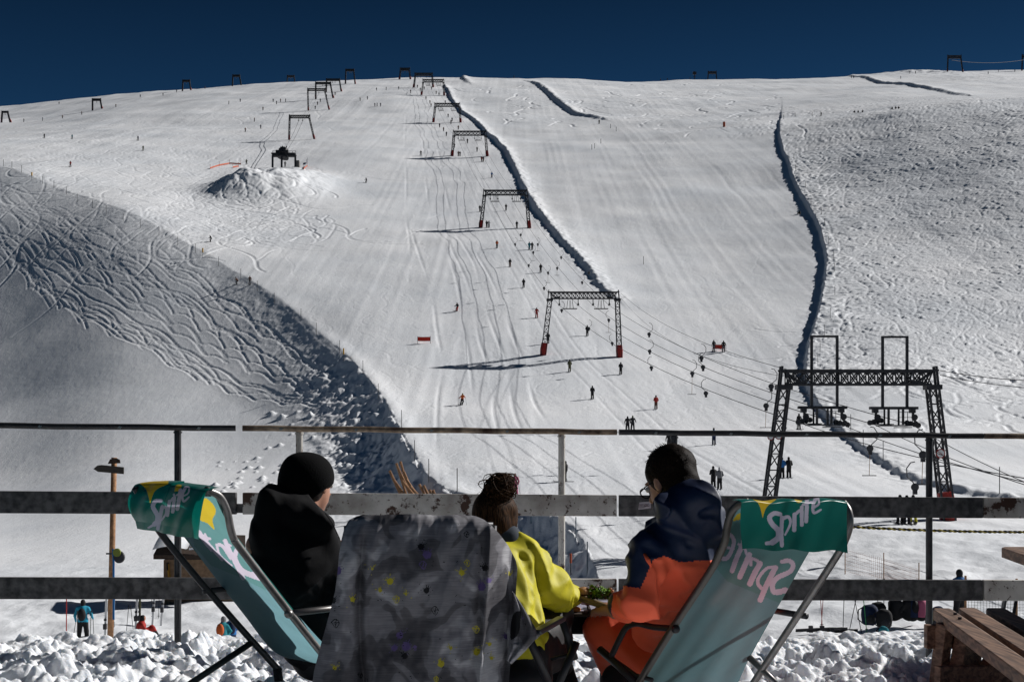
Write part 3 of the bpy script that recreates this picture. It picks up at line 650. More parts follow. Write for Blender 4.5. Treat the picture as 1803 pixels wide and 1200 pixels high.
for i, a in enumerate([(1532, 789, 84, 1, 1.6), (1625, 800, 72, -1, 1.5), (1611, 857, 72, -1, 0)]):
    hanger(a[0], a[1], a[2], a[3], a[4], ['lift hanger with cord below the right hoop of the front gantry', 'lift hanger with orange cord beside the rusty fence post', 'low lift hanger left of the right gantry leg'][i])
UP = [(981, 472, .8), (965, 480, 1.1), (939, 444, 1.0), (947, 430, .8), (917, 413, .8), (988, 453, 0), (1025, 497, 0), (931, 467, 0), (958, 507, 0), (907, 430, 0), (1037, 480, 0)]
for i, a in enumerate(UP):
    g_ = on_snow(a[0], a[1] + 48); hanger(a[0], a[1], g_.y * .98, 1, a[2] * 1.6, 'lift hanger swinging on the cables between the second and third gantries')

# ------------------------------------------------------------------ drive station of the left lift
g = on_snow(500, 299); Ys = 432.0
st = empty('drive_station', P(500, 298, Ys), 'dark steel drive station with a wheel on top of the snow heap', 'lift station')
q = MB()
for x in (480, 496, 520):
    for y_, w_ in ((0, .55), (5, .45)): MB().bar(P(x, 304, Ys + y_), P(x, 274, Ys + y_), w_).build('leg', M_steel, st)
q = MB(); q.bar(P(479, 273, Ys), P(521, 273, Ys), .7, .8); q.bar(P(479, 275, Ys + 5), P(521, 275, Ys + 5), .6); q.box(P(500, 272, Ys + 2), (7.2, 4, .3)); q.build('deck', M_steel, st)
q = MB(); q.disc(P(498, 277, Ys + 1), (.2, .2, 1), 1.8, .4, 20); q.disc(P(499, 267, Ys + 1), (0, .3, 1), 1.5, 1.4, 14); q.box(P(490, 268, Ys + 1), (1.5, 1, 1.2)); q.bar(P(503, 262, Ys), P(505, 257, Ys), .25); q.box(P(498, 264, Ys + 1), (1.4, 1.4, 1.7)); q.box(P(503, 267, Ys), (1.6, 1, .9)); q.bar(P(499, 262, Ys), P(497, 257, Ys), .3); q.build('drive_wheel', M_steel, st)
q = MB()
for k in range(8): x = 480 + k * 5.8; q.bar(P(x, 272, Ys - 1), P(x, 266, Ys - 1), .1)
q.bar(P(480, 266, Ys - 1), P(521, 266, Ys - 1), .1); q.build('railing', M_steel, st)
for i_ in range(2): cable(P(496 + 6 * i_, 268, Ys + 1), m1[i_], 1.0, .06, ['left', 'right'][i_] + ' cable rising from the drive station to its first gantry', 'cables of the left lift')
q = MB(); q.box(P(523.5, 292, Ys + 1), (1.4, 2, 3.0)); tag(q.build('operator_cabin', mat('cabin_grey', (.16, .15, .14), .7), bevel=.05), 'small grey operator cabin right of the drive station', 'cabin')
for pts, lb, m_ in (([(370, 296), (386, 291), (404, 288), (424, 289)], 'long orange safety net left of the drive station', M_orange), ([(410, 294), (420, 293)], 'short piece of orange net below the long net', M_orange), ([(535, 297), (541, 292)], 'orange net standing right of the drive station', M_orange), ([(540, 287), (541, 284)], 'dark blue net below the first gantry of the left lift', mat('dark_blue_net', (.03, .05, .10), .8))):
    q = MB(); W = [on_snow(a, b + 2) for a, b in pts]; h_ = .55
    for i in range(len(W) - 1):
        a, b = W[i], W[i + 1]; q.add([a + Vector((0, 0, .15)), b + Vector((0, 0, .15)), b + Vector((0, 0, h_)), a + Vector((0, 0, h_)), a + Vector((0, .05, .15)), b + Vector((0, .05, .15)), b + Vector((0, .05, h_)), a + Vector((0, .05, h_))], [(0, 1, 2, 3), (7, 6, 5, 4), (3, 2, 6, 7), (0, 4, 5, 1)])
    for a in W: q.bar(a, a + Vector((0, 0, 1.5)), .08)
    tag(q.build('safety_net', m_), lb, 'safety net')
def banner(px, py, w, label, group='red banners on the piste'):
    c = on_snow(px, py); g = empty('red_banner', c, label, 'banner', group); q = MB(); q.bar(c + Vector((-w / 2, 0, -.2)), c + Vector((-w / 2, 0, 1.15)), .05); q.bar(c + Vector((w / 2, 0, -.2)), c + Vector((w / 2, 0, 1.15)), .05); q.build('banner_poles', M_pole_d, g)
    q = MB(); q.grid(lambda u, v: c + Vector((-w / 2 + w * u, .04 * math.sin(u * 7), .4 + v * .65 - .03 * math.sin(u * 3.1))), 10, 2); q.build('banner_cloth', M_red, g, solid=.015)
banner(746.5, 605, 2.0, 'red banner on two poles alone on the groomed piste'); banner(1266, 619, 1.9, 'red banner between two people on the right piste')
q = MB(); c = on_snow(1275, 224); q.tube([c, c + Vector((0, 0, 1.8))], .45, 8); tag(q.build('orange_marker', M_orange), 'orange padded marker high on the right piste', 'piste marker')

# ------------------------------------------------------------------ marker poles
def marker(px, py, h, col, label, group, r=.035, Y=None):
    c = on_snow(px, py) if Y is None else P(px, py, Y); q = MB(); q.tube([c - Vector((0, 0, .3)), c + Vector((0, 0, h))], max(r, c.y * .00016), 6)
    o = empty('marker_pole', c, label, 'marker pole', group); q.build('shaft', M_pole_d if col != 'blue' else M_bluepole, o)
    if col in ('yellow', 'red'): MB().tube([c + Vector((0, 0, h * .55)), c + Vector((0, 0, h))], max(.07, c.y * .0005), 6).build('flag_sleeve', M_yel if col == 'yellow' else M_orange, o)
M_bluepole = mat('blue_grey_pole', (.05, .09, .13), .6)
for (x, y) in [(6, 293), (21, 297), (38, 304), (75, 324), (95, 331), (117, 343), (136, 355), (163, 367), (187, 377), (217, 391), (247, 402), (280, 415), (313, 432), (344, 446), (385, 469), (424, 491), (453, 513), (483, 535), (530, 563), (557, 590), (598, 622), (639, 660), (666, 702)]:
    marker(x, y, 2.0, 'dark', 'thin dark marker pole on the edge between bowl and piste', 'dark poles along the bowl edge')
for (x, y, lb) in [(56, 317, 'yellow marker pole at the far left end of the bowl edge'), (357, 454, 'yellow marker pole on the middle of the bowl edge'), (605, 637, 'yellow topped marker pole low on the bowl edge')]: marker(x, y, 2.0, 'yellow', lb, 'yellow poles along the bowl edge')
for (x, y, h, lb) in [(707, 752, 2., 'marker pole crossing the fence rail above the stakes'), (730, 812, 2., 'marker pole just right of the dark snow bank'), (755, 848, 2.0, 'marker pole between the stakes and the hair bun'), (805, 866, 1.9, 'marker pole rising behind the rusty plank left of the girl')]: marker(x, y, h, 'dark', lb, 'poles above the snow bank')
for (x, y, h, c_, lb, Y) in [(1014, 950, 1.5, 'blue', 'blue grey pole left of the dark shadow in the fence gap', 92), (1034, 1012, 1.9, 'blue', 'taller blue grey pole in front of the long shadow', 84), (1005, 1014, 1.3, 'red', 'pole with orange top on the end of the snow ridge', 84), (935, 922, 1.3, 'blue', 'short pole behind the hair of the girl', 96)]: marker(x, y, h, c_, lb, 'poles in the gap of the fence')
for (x, y) in [(1380, 210), (1400, 206), (1430, 205), (1398, 282), (1401, 300), (1418, 331), (1428, 362), (1446, 378), (1452, 398), (1459, 430), (1468, 456), (1469, 480), (1470, 520), (1462, 560), (1452, 590), (1444, 620), (1440, 645)]:
    marker(x, y, 1.6, 'dark', 'thin marker pole along the top of the tall snow wall', 'poles along the tall snow wall')
for (x, y) in [(1498, 757), (1520, 787), (1555, 810), (1075, 226), (1085, 232), (1058, 253), (1042, 264), (1133, 466), (1047, 262)]: marker(x, y, 1.7, 'dark', 'thin marker pole beside the piste right of the long lift', 'poles beside the right piste')
marker(1760, 872, 2.0, 'dark', 'single marker pole on bright snow right of the front gantry', 'poles beside the right piste')

# ------------------------------------------------------------------ skiers
def person_prims(pose):
    """1.75 m tall figure seen from behind (faces +Y); returns primitives and ski data"""
    if pose == 'ride':
        return [('e', (0, .05, 1.62), (.11, .125, .14)), ('c', (0, .02, 1.45), (0, .03, 1.52), .07, .07), ('c', (0, -.02, 1.32), (0, -.05, .98), .19, .17), ('c', (-.16, 0, 1.38), (.16, 0, 1.38), .09, .09),
                ('c', (-.09, -.04, .95), (-.11, .03, .52), .12, .09), ('c', (.09, -.04, .95), (.11, .03, .52), .12, .09), ('c', (-.11, .03, .52), (-.12, -.02, .1), .09, .09), ('c', (.11, .03, .52), (.12, -.02, .1), .09, .09),
                ('c', (-.12, -.04, .07), (-.12, .15, .07), .07, .06), ('c', (.12, -.04, .07), (.12, .15, .07), .07, .06),
                ('c', (-.21, 0, 1.36), (-.27, .02, 1.1), .07, .06), ('c', (-.27, .02, 1.1), (-.18, .28, 1.05), .06, .045), ('c', (.21, 0, 1.36), (.28, .0, 1.1), .07, .06), ('c', (.28, 0, 1.1), (.22, .26, 1.0), .06, .045)]
    if pose == 'carve':
        return [('e', (-.10, .20, 1.38), (.11, .125, .135)), ('c', (-.08, .12, 1.22), (-.1, .17, 1.3), .07, .07), ('c', (-.06, .08, 1.12), (.04, -.15, .80), .18, .17), ('c', (-.22, .1, 1.17), (.1, .1, 1.17), .09, .09),
                ('c', (-.03, -.15, .78), (-.16, .14, .48), .12, .09), ('c', (.13, -.15, .78), (.10, .14, .48), .12, .09), ('c', (-.16, .14, .48), (.02, -.02, .1), .09, .09), ('c', (.10, .14, .48), (.24, -.02, .1), .09, .09),
                ('c', (.02, -.04, .07), (.02, .15, .07), .07, .06), ('c', (.24, -.04, .07), (.24, .15, .07), .07, .06),
                ('c', (-.25, .1, 1.15), (-.42, .16, .95), .07, .055), ('c', (-.42, .16, .95), (-.45, .40, .95), .055, .045), ('c', (.13, .1, 1.15), (.30, .14, .92), .07, .055), ('c', (.30, .14, .92), (.36, .38, .9), .055, .045)]
    if pose == 'sit':
        return [('e', (0, .03, .82), (.11, .125, .14)), ('c', (0, .0, .66), (0, .02, .74), .07, .07), ('c', (0, -.03, .52), (0, -.08, .18), .2, .2), ('c', (-.15, 0, .56), (.15, 0, .56), .09, .09),
                ('c', (-.1, 0, .15), (-.17, .42, .42), .12, .09), ('c', (.1, 0, .15), (.17, .42, .42), .12, .09), ('c', (-.17, .42, .42), (-.17, .62, .06), .09, .08), ('c', (.17, .42, .42), (.17, .62, .06), .09, .08),
                ('c', (-.21, 0, .54), (-.28, .12, .34), .07, .06), ('c', (-.28, .12, .34), (-.12, .36, .38), .055, .045), ('c', (.21, 0, .54), (.28, .12, .34), .07, .06), ('c', (.28, .12, .34), (.12, .36, .38), .055, .045)]
    p = [('e', (0, .02, 1.64), (.105, .12, .135)), ('c', (0, 0, 1.47), (0, .0, 1.54), .07, .07), ('c', (0, 0, 1.36), (0, -.01, .98), .185, .165), ('c', (-.17, 0, 1.42), (.17, 0, 1.42), .085, .085),
         ('c', (-.09, 0, .95), (-.14, .0, .5), .12, .09), ('c', (.09, 0, .95), (.13, .05, .5), .12, .09), ('c', (-.14, 0, .5), (-.17, -.02, .1), .09, .09), ('c', (.13, .05, .5), (.16, .03, .1), .09, .09),
         ('c', (-.17, -.03, .07), (-.18, .15, .07), .07, .06), ('c', (.16, .0, .07), (.17, .18, .07), .07, .06),
         ('c', (-.22, 0, 1.4), (-.31, -.03, 1.12), .07, .055), ('c', (-.31, -.03, 1.12), (-.30, .12, .88), .055, .045), ('c', (.22, 0, 1.4), (.33, .0, 1.15), .07, .055), ('c', (.33, 0, 1.15), (.36, .18, .98), .055, .045)]
    return p
WAIST = {'ride': .88, 'carve': .78, 'sit': .12, 'stand': .88}; NECK = {'ride': 1.5, 'carve': 1.28, 'sit': .72, 'stand': 1.52}
BODY = {}
for pose in ('ride', 'carve', 'stand', 'sit'):
    V, Q = nets(field(person_prims(pose), .05), (-.6, -.35, -.03), (.6, .8, 1.85), .035); V = relax(V, Q, 1, .4); BODY[pose] = (V, Q)
CM = {}
def cmat(c):
    if c not in CM:
        base = {'black': (.012, .012, .014), 'red': (.35, .025, .02), 'orange': (.5, .10, .02), 'blue': (.02, .13, .36), 'cyan': (.02, .28, .42), 'teal': (.01, .18, .22), 'navy': (.01, .02, .06), 'olive': (.09, .09, .045),
                'grey': (.16, .16, .17), 'brown': (.11, .045, .03), 'white': (.6, .6, .6), 'yellow': (.5, .45, .02), 'pink': (.5, .13, .22), 'green': (.03, .25, .08), 'skin': (.42, .21, .14), 'dark': (.03, .03, .035)}[c]
        CM[c] = mat(c + '_cloth', base, .8)
    return CM[c]
SK = {}
def ski_mesh():
    q = MB()
    for x in (-.12, .12): q.box((x, .1, .025), (.085, 1.65, .03)); q.box((x, .98, .06), (.08, .16, .02), Matrix.Rotation(-.5, 3, 'X').inverted())
    return q
def add_person(px, py, pose, top, legs, hat, label, group, rz=0.0, skis=True, poles=False, Y=None, bag=None, scale=1.0, loc=None):
    c = loc if loc is not None else (on_snow(px, py) if Y is None else P(px, py, Y)); V, Q = BODY[pose]; key = (pose, top, legs, hat)
    if key not in SK:
        me = bpy.data.meshes.new('person'); me.from_pydata(V.tolist(), [], Q.tolist())
        for m_ in (hat, 'skin', top, legs, 'dark'): me.materials.append(cmat(m_))
        cz = V[Q].mean(1); z = cz[:, 2]; mi = np.full(len(z), 2); mi[z < WAIST[pose]] = 3; mi[z < .14] = 4 if pose != 'sit' else 3
        if pose == 'sit': mi[(cz[:, 1] > .42) & (z < .3)] = 3; mi[(z < .45) & (np.abs(cz[:, 0]) > .2) & (cz[:, 1] < .3)] = 2
        else: mi[(np.abs(cz[:, 0]) > .24) & (z > .6) & (z < WAIST[pose] + .1)] = 2
        mi[z > NECK[pose]] = 0; yc = V[:, 1][V[:, 2] > NECK[pose]].mean(); mi[(z > NECK[pose]) & (cz[:, 1] > yc + .06) & (z < NECK[pose] + .19)] = 1
        me.polygons.foreach_set('material_index', mi.astype(int)); me.polygons.foreach_set('use_smooth', [True] * len(Q)); me.update(); SK[key] = me
    o = bpy.data.objects.new('person', SK[key]); C.objects.link(o); o.location = c; o.rotation_euler = (0, 0, rz); o.scale = (scale,) * 3; tag(o, label, 'person', group)
    if skis:
        if 'ski' not in SK: t = ski_mesh().build('skis', cmat('dark'), local=True); SK['ski'] = t.data; C.objects.unlink(t); bpy.data.objects.remove(t)
        k = bpy.data.objects.new('skis', SK['ski']); C.objects.link(k); k.parent = o
        if pose == 'carve': k.location.x = .13
    if poles:
        if ('pol', pose) not in SK:
            t = MB(); hx = {'carve': (-.45, .36), 'stand': (-.30, .36), 'ride': (-.2, .22), 'sit': (-.3, .3)}[pose]; hz = {'carve': .95, 'stand': .9, 'ride': 1.05, 'sit': .4}[pose]
            t.tube([(hx[0], .2, hz + .1), (hx[0] - .1, -.1, .0)], .012, 5); t.tube([(hx[1], .2, hz + .1), (hx[1] + .1, -.1, .0)], .012, 5); u_ = t.build('poles', cmat('dark'), local=True); SK[('pol', pose)] = u_.data; C.objects.unlink(u_); bpy.data.objects.remove(u_)
        k = bpy.data.objects.new('ski_poles', SK[('pol', pose)]); C.objects.link(k); k.parent = o
    if bag:
        q = MB(); q.ball((0, -.26, 1.18 if pose != 'sit' else .42), (.17, .13, .26), 12, 8); k = q.build('backpack', cmat(bag), local=True, smooth=True); k.parent = o
    return o
GL = 'people riding the long drag lift'; GP = 'skiers on the pistes'
for a in [
 (875, 437, 'ride', 'orange', 'black', 'black', 'rider in orange and black just below the third gantry', GL), (932, 440, 'ride', 'teal', 'teal', 'black', 'rider in teal beside a dark rider below the third gantry', GL),
 (937, 440, 'ride', 'black', 'black', 'black', 'dark rider next to the rider in teal', GL), (898, 470, 'ride', 'black', 'brown', 'black', 'rider in black jacket and reddish trousers left of the hangers', GL),
 (952, 480, 'ride', 'black', 'black', 'black', 'dark rider right of the one in reddish trousers', GL), (922, 507, 'ride', 'black', 'dark', 'black', 'dark rider alone above left of the second gantry', GL),
 (945, 560, 'stand', 'red', 'red', 'black', 'rider dressed all in red at the left leg of the second gantry', GL), (1034, 592, 'ride', 'black', 'black', 'black', 'dark rider under the second gantry beside a curved hanger', GL),
 (965, 605, 'ride', 'black', 'dark', 'black', 'dark rider against the left red foot pad of the second gantry', GL), (1003, 655, 'ride', 'olive', 'olive', 'black', 'rider in olive clothing just below the second gantry', GL),
 (1093, 659, 'ride', 'black', 'black', 'black', 'dark rider below the right foot of the second gantry', GL), (1043, 703, 'ride', 'black', 'black', 'black', 'dark rider halfway between the second gantry and the fence', GL),
 (1155, 720, 'ride', 'red', 'brown', 'black', 'rider in red jacket above the fence rail, right of the pair', GL), (1257, 783, 'ride', 'blue', 'navy', 'black', 'rider in blue hanging below the fence rail', GL),
 (1105, 760, 'stand', 'black', 'black', 'black', 'taller dark skier of the pair on the fence rail', GL), (1114, 759, 'stand', 'dark', 'black', 'olive', 'shorter dark skier of the pair on the fence rail', GL),
 (1178, 792, 'stand', 'black', 'black', 'black', 'dark skier behind the fence post above the man in orange', GL),
 (1256, 859, 'ride', 'black', 'black', 'black', 'rider in black left of the one with a white helmet', GL), (1267, 861, 'ride', 'grey', 'black', 'white', 'rider in grey jacket and white helmet', GL),
 (1377, 841, 'ride', 'blue', 'black', 'black', 'rider in bright blue jacket under the front gantry', GL), (1389, 841, 'ride', 'black', 'black', 'black', 'rider in black next to the bright blue jacket', GL),
 (845, 373, 'ride', 'black', 'black', 'black', 'dark rider at the left leg of the third gantry', GL), (891, 371, 'ride', 'black', 'dark', 'black', 'dark rider under the middle of the third gantry', GL),
 (857, 401, 'ride', 'black', 'black', 'black', 'dark rider beside a pale one at the third gantry', GL), (861, 401, 'ride', 'white', 'grey', 'grey', 'pale rider at the left foot of the third gantry', GL), (910, 402, 'ride', 'black', 'black', 'black', 'dark rider at the right foot of the third gantry', GL),
 (866, 313, 'ride', 'blue', 'black', 'black', 'rider in dark blue between the third and fourth gantries', GL), (848, 285, 'ride', 'red', 'brown', 'black', 'rider in red next to the right foot of the fourth gantry', GL), (851, 285, 'ride', 'black', 'brown', 'black', 'dark rider touching the one in red below the fourth gantry', GL)]:
    add_person(*a, rz=random.uniform(-.25, .1))
TINY = [(723, 164), (740, 160), (750, 176), (757, 183), (759, 189), (768, 166), (773, 169), (784, 183), (789, 207), (796, 214), (794, 219), (774, 225), (781, 232), (786, 240), (807, 229), (823, 253), (800, 261), (840, 268), (807, 276), (810, 276), (760, 158), (747, 158), (735, 155)]
for x, y in TINY: add_person(x, y, 'ride', random.choice(['black', 'black', 'dark', 'brown']), 'black', 'black', 'tiny dark rider on the long lift above the fourth gantry’s foot', 'tiny riders near the top of the long lift', rz=random.uniform(-.3, .3), skis=False)
for x, y in [(555, 193), (559, 185), (564, 180), (575, 172), (590, 168)]: add_person(x, y, 'ride', 'black', 'black', 'black', 'tiny dark rider between the gantries of the left lift', 'tiny riders on the left lift', skis=False)
add_person(502, 294, 'stand', 'black', 'black', 'black', 'dark person standing under the drive station', GP, skis=False)
add_person(434, 291, 'stand', 'olive', 'black', 'black', 'person standing at the right end of the long orange net', GP, skis=False)
for a in [
 (805, 548, 'carve', 'black', 'red', 'black', 'skier in black jacket and red trousers turning on the middle piste', GP, 2.6), (814, 713, 'carve', 'orange', 'black', 'green', 'skier in orange jacket leaning into a turn above the fence rail', GP, 2.9),
 (371, 426, 'carve', 'black', 'black', 'black', 'crouching dark skier on the traverse above the bowl edge', GP, 2.2), (417, 502, 'carve', 'brown', 'black', 'black', 'bent skier at the bowl edge, left of a standing companion', GP, 1.6), (440, 502, 'stand', 'brown', 'grey', 'black', 'skier with grey trousers standing at the bowl edge', GP, 3.1),
 (645, 322, 'carve', 'black', 'dark', 'black', 'dark skier carving right of the drive station heap', GP, 2.3), (741, 275, 'stand', 'dark', 'black', 'black', 'dark skier left of the fourth gantry and its shadow', GP, 2.9),
 (124, 294, 'stand', 'red', 'brown', 'black', 'skier in red with arms out near the left end of the traverse', GP, 2.8), (252, 266, 'stand', 'olive', 'olive', 'black', 'olive skier below the dark one on the wide left slope', GP, 2.8),
 (243, 248, 'stand', 'navy', 'black', 'black', 'dark skier above the olive one on the left slope', GP, 2.8), (78, 244, 'stand', 'dark', 'black', 'black', 'leftmost dark skier below the left skyline', GP, 2.8), (127, 245, 'stand', 'teal', 'black', 'black', 'skier in teal above the one in red at far left', GP, 2.8),
 (1257, 619, 'stand', 'black', 'grey', 'black', 'person left of the red banner on the right piste', GP, .4), (1274, 620, 'stand', 'black', 'grey', 'black', 'person right of the red banner on the right piste', GP, -.4),
 (1407, 756, 'stand', 'black', 'black', 'black', 'dark figure behind the left hanging platform of the front gantry', GP, .4),
 (996, 848, 'stand', 'black', 'black', 'black', 'dark skier half hidden by the rusty white fence post', GP, 1.4),
 (896, 873, 'stand', 'green', 'pink', 'green', 'skier with green helmet behind the hair bun', GP, 2.9), (907, 873, 'stand', 'pink', 'pink', 'navy', 'skier in pink with a dark blue helmet behind the hair bun', GP, 2.9),
 (1055, 219, 'stand', 'black', 'black', 'black', 'dark skier at the lower end of the short snow wall', GP, 2.9), (1446, 205, 'carve', 'black', 'black', 'black', 'dark skier on the brow left of the resting groups', GP, 2.0)]:
    add_person(*a[:8], rz=a[8], poles=True)
add_person(1408, 377, 'sit', 'black', 'black', 'black', 'dark snowboarder sitting beside the tall snow wall', GP, rz=.6, skis=False)
add_person(1585, 922, 'stand', 'black', 'black', 'black', 'left one of three skiers behind the plank below the front gantry', GP, rz=.2)
add_person(1597, 923, 'stand', 'navy', 'black', 'black', 'middle one of three skiers behind the plank below the front gantry', GP, rz=.2); add_person(1608, 922, 'stand', 'black', 'yellow', 'black', 'skier in yellow trousers behind the plank below the front gantry', GP, rz=-.2)
for x, y in [(144, 202), (110, 209), (75, 213), (204, 189), (104, 184), (287, 169), (311, 163), (361, 157), (448, 215), (463, 195), (459, 227), (432, 233), (423, 180), (481, 180), (494, 180), (503, 180), (487, 184), (403, 184), (42, 215), (178, 182), (247, 172)]:
    add_person(x, y, 'stand', random.choice(['black', 'dark', 'navy', 'brown']), 'black', 'black', 'tiny dark skier far up on the wide left slope', 'tiny skiers on the upper left slope', rz=random.uniform(2, 4), skis=False)
for x, y in [(634, 178), (647, 176), (660, 188), (664, 188), (670, 188), (663, 160), (680, 159), (702, 158)]:
    add_person(x, y, 'stand', random.choice(['black', 'dark', 'navy']), 'black', 'black', 'tiny dark skier high up between the two lift lines', 'tiny skiers between the lifts', rz=random.uniform(2, 4), skis=False)
for x, y in [(1505, 199), (1511, 199), (1519, 198), (1571, 193), (1577, 192), (1582, 192)]:
    add_person(x, y, 'sit', 'black', 'black', random.choice(['black', 'brown']), 'dark person resting on the brow of the ungroomed face' , 'people resting on the brow', rz=random.uniform(2, 4), skis=False)
for x, y in [(1740, 131), (1758, 129), (1787, 129), (1602, 130), (1612, 130), (1499, 138), (1503, 138), (1586, 139), (1163, 139), (1175, 139), (905, 137), (1215, 140)]:
    add_person(x, y, 'stand', 'black', 'black', 'black', 'tiny dark figure on the skyline right of the long lift', 'tiny figures on the right skyline', rz=random.uniform(0, 6), skis=False)

# ------------------------------------------------------------------ the snow of the terrace
gx = np.linspace(-3.4, 3.6, 900); gy = np.concatenate([np.linspace(1.5, 4.6, 60, endpoint=False), np.linspace(4.6, 9.4, 560, endpoint=False), np.linspace(9.4, 14, 60)])
GX, GY = np.meshgrid(gx, gy)
GZ = -1.085 + 0.03 * sstep(6.5, 5, GY) + 0.05 * fbm(GX * .7, GY * .7, 91, 3) - 0.02 * (GY - 7)
amp = sstep(4.0, 5.6, GY) * (0.45 + 0.55 * sstep(8.9, 7.9, GY) + .35 * np.exp(-((GY - 8.1) / .35) ** 2))
cl = np.zeros(GX.shape)
for k in range(12000):
    x = RNG.uniform(-3.3, 3.5); y = RNG.uniform(4.2, 9.0); r = 0.012 + 0.055 * RNG.random() ** 3.5
    if k < 60: r = RNG.uniform(.06, .12)
    i = int((x - gx[0]) / (gx[1] - gx[0])); j = int(np.searchsorted(gy, y)); wi = int(r * 1.25 / 0.0078) + 2
    s_ = np.s_[max(j - wi, 0):j + wi, max(i - wi, 0):i + wi]; a = RNG.random() * 3.14; e = RNG.uniform(.6, 1.0)
    dx = (GX[s_] - x) + 0.25 * r * vnoise(GX[s_] / r * 1.3, GY[s_] / r * 1.3, k % 90); dy = (GY[s_] - y) + .25 * r * vnoise(GX[s_] / r * 1.3, GY[s_] / r * 1.3, k % 77)
    X_ = dx * math.cos(a) + dy * math.sin(a); Y_ = (-dx * math.sin(a) + dy * math.cos(a)) / e; pw = 2.2 + RNG.random() * 1.6
    q = (np.abs(X_ / r) ** pw + np.abs(Y_ / r) ** pw)
    b_ = cl[s_]; h_ = r * np.clip(1 - q, 0, 1) ** .5 * RNG.uniform(.4, .85)
    base_ = float(cl[min(j, len(gy) - 1), min(i, len(gx) - 1)]) * RNG.uniform(.35, .8)
    cl[s_] = np.maximum(b_, np.where(q < 1, base_ + h_, 0))
for _ in range(2): cl[1:-1, 1:-1] = .2 * cl[1:-1, 1:-1] + .2 * (cl[:-2, 1:-1] + cl[2:, 1:-1] + cl[1:-1, :-2] + cl[1:-1, 2:])
GZ += cl * amp + fbm(GX / .04, GY / .04, 95, 4) * 0.026 * amp + fbm(GX / .45, GY / .45, 97, 3) * .12 * amp + (1 - 2.6 * np.abs(fbm(GX / .16, GY / .16, 101, 2))) * .030 * amp + (1 - 2.6 * np.abs(fbm(GX / .06, GY / .06, 103, 3))) * .016 * amp - .04 * amp
GZ -= sstep(8.75, 10.2, GY + fbm(GX / .6, GY * 0, 99, 2) * .5) * 1.2 + sstep(9.2, 14, GY) * 5.5
mesh_grid('trampled_snow_bank', GX, GY, GZ, M_snow_near)

# ------------------------------------------------------------------ the fence
def rust_mat():
    m = bpy.data.materials.new('rusty_white_paint'); m.use_nodes = True; nt = m.node_tree; b = nt.nodes['Principled BSDF']; b.inputs['Roughness'].default_value = .7
    tc = nt.nodes.new('ShaderNodeTexCoord'); out_ = []
    for sc, lo_, hi_ in ((3.2, .56, .59), (34, .59, .63)):
        n = nt.nodes.new('ShaderNodeTexNoise'); n.inputs['Scale'].default_value = sc; n.inputs['Detail'].default_value = 9; n.inputs['Roughness'].default_value = .72; nt.links.new(tc.outputs['Object'], n.inputs[0])
        r = nt.nodes.new('ShaderNodeValToRGB'); r.color_ramp.elements[0].position = lo_; r.color_ramp.elements[1].position = hi_; nt.links.new(n.outputs[0], r.inputs[0]); out_.append(r)
    mx = nt.nodes.new('ShaderNodeMath'); mx.operation = 'MAXIMUM'; nt.links.new(out_[0].outputs[0], mx.inputs[0]); nt.links.new(out_[1].outputs[0], mx.inputs[1])
    n = nt.nodes.new('ShaderNodeTexNoise'); n.inputs['Scale'].default_value = 6; n.inputs['Detail'].default_value = 6; nt.links.new(tc.outputs['Object'], n.inputs[0])
    r = nt.nodes.new('ShaderNodeValToRGB'); r.color_ramp.elements[0].color = (.30, .275, .245, 1); r.color_ramp.elements[1].color = (.56, .54, .50, 1); r.color_ramp.elements[0].position = .35; r.color_ramp.elements[1].position = .6; nt.links.new(n.outputs[0], r.inputs[0])
    mc = nt.nodes.new('ShaderNodeMixRGB'); mc.inputs[2].default_value = (.055, .024, .014, 1); nt.links.new(mx.outputs[0], mc.inputs[0]); nt.links.new(r.outputs[0], mc.inputs[1]); nt.links.new(mc.outputs[0], b.inputs['Base Color'])
    bp = nt.nodes.new('ShaderNodeBump'); bp.inputs['Strength'].default_value = .5; bp.inputs['Distance'].default_value = .002; bp.invert = True; nt.links.new(mx.outputs[0], bp.inputs['Height']); nt.links.new(bp.outputs[0], b.inputs['Normal'])
    return m
M_rust = rust_mat(); M_rustrail = mat('rusty_rail', (.36, .28, .20), .6, .2, noise=(14, .6), col2=(.045, .024, .016, 1), bump=(50, .4, .002))
M_zinc = mat('dark_zinc_plank', (.14, .137, .135), .6, .45, noise=(24, .5), col2=(.048, .047, .048, 1), bump=(40, .2, .002)); M_zrail = mat('dark_tube', (.05, .05, .053), .45, .6, noise=(20, .2))
M_bolt = mat('bolt_steel', (.35, .33, .30), .35, .9)
def fY(px): return 7.75 + .55 * px / 1803
def frow(px, y0, y1): return y0 + (y1 - y0) * px / 1803
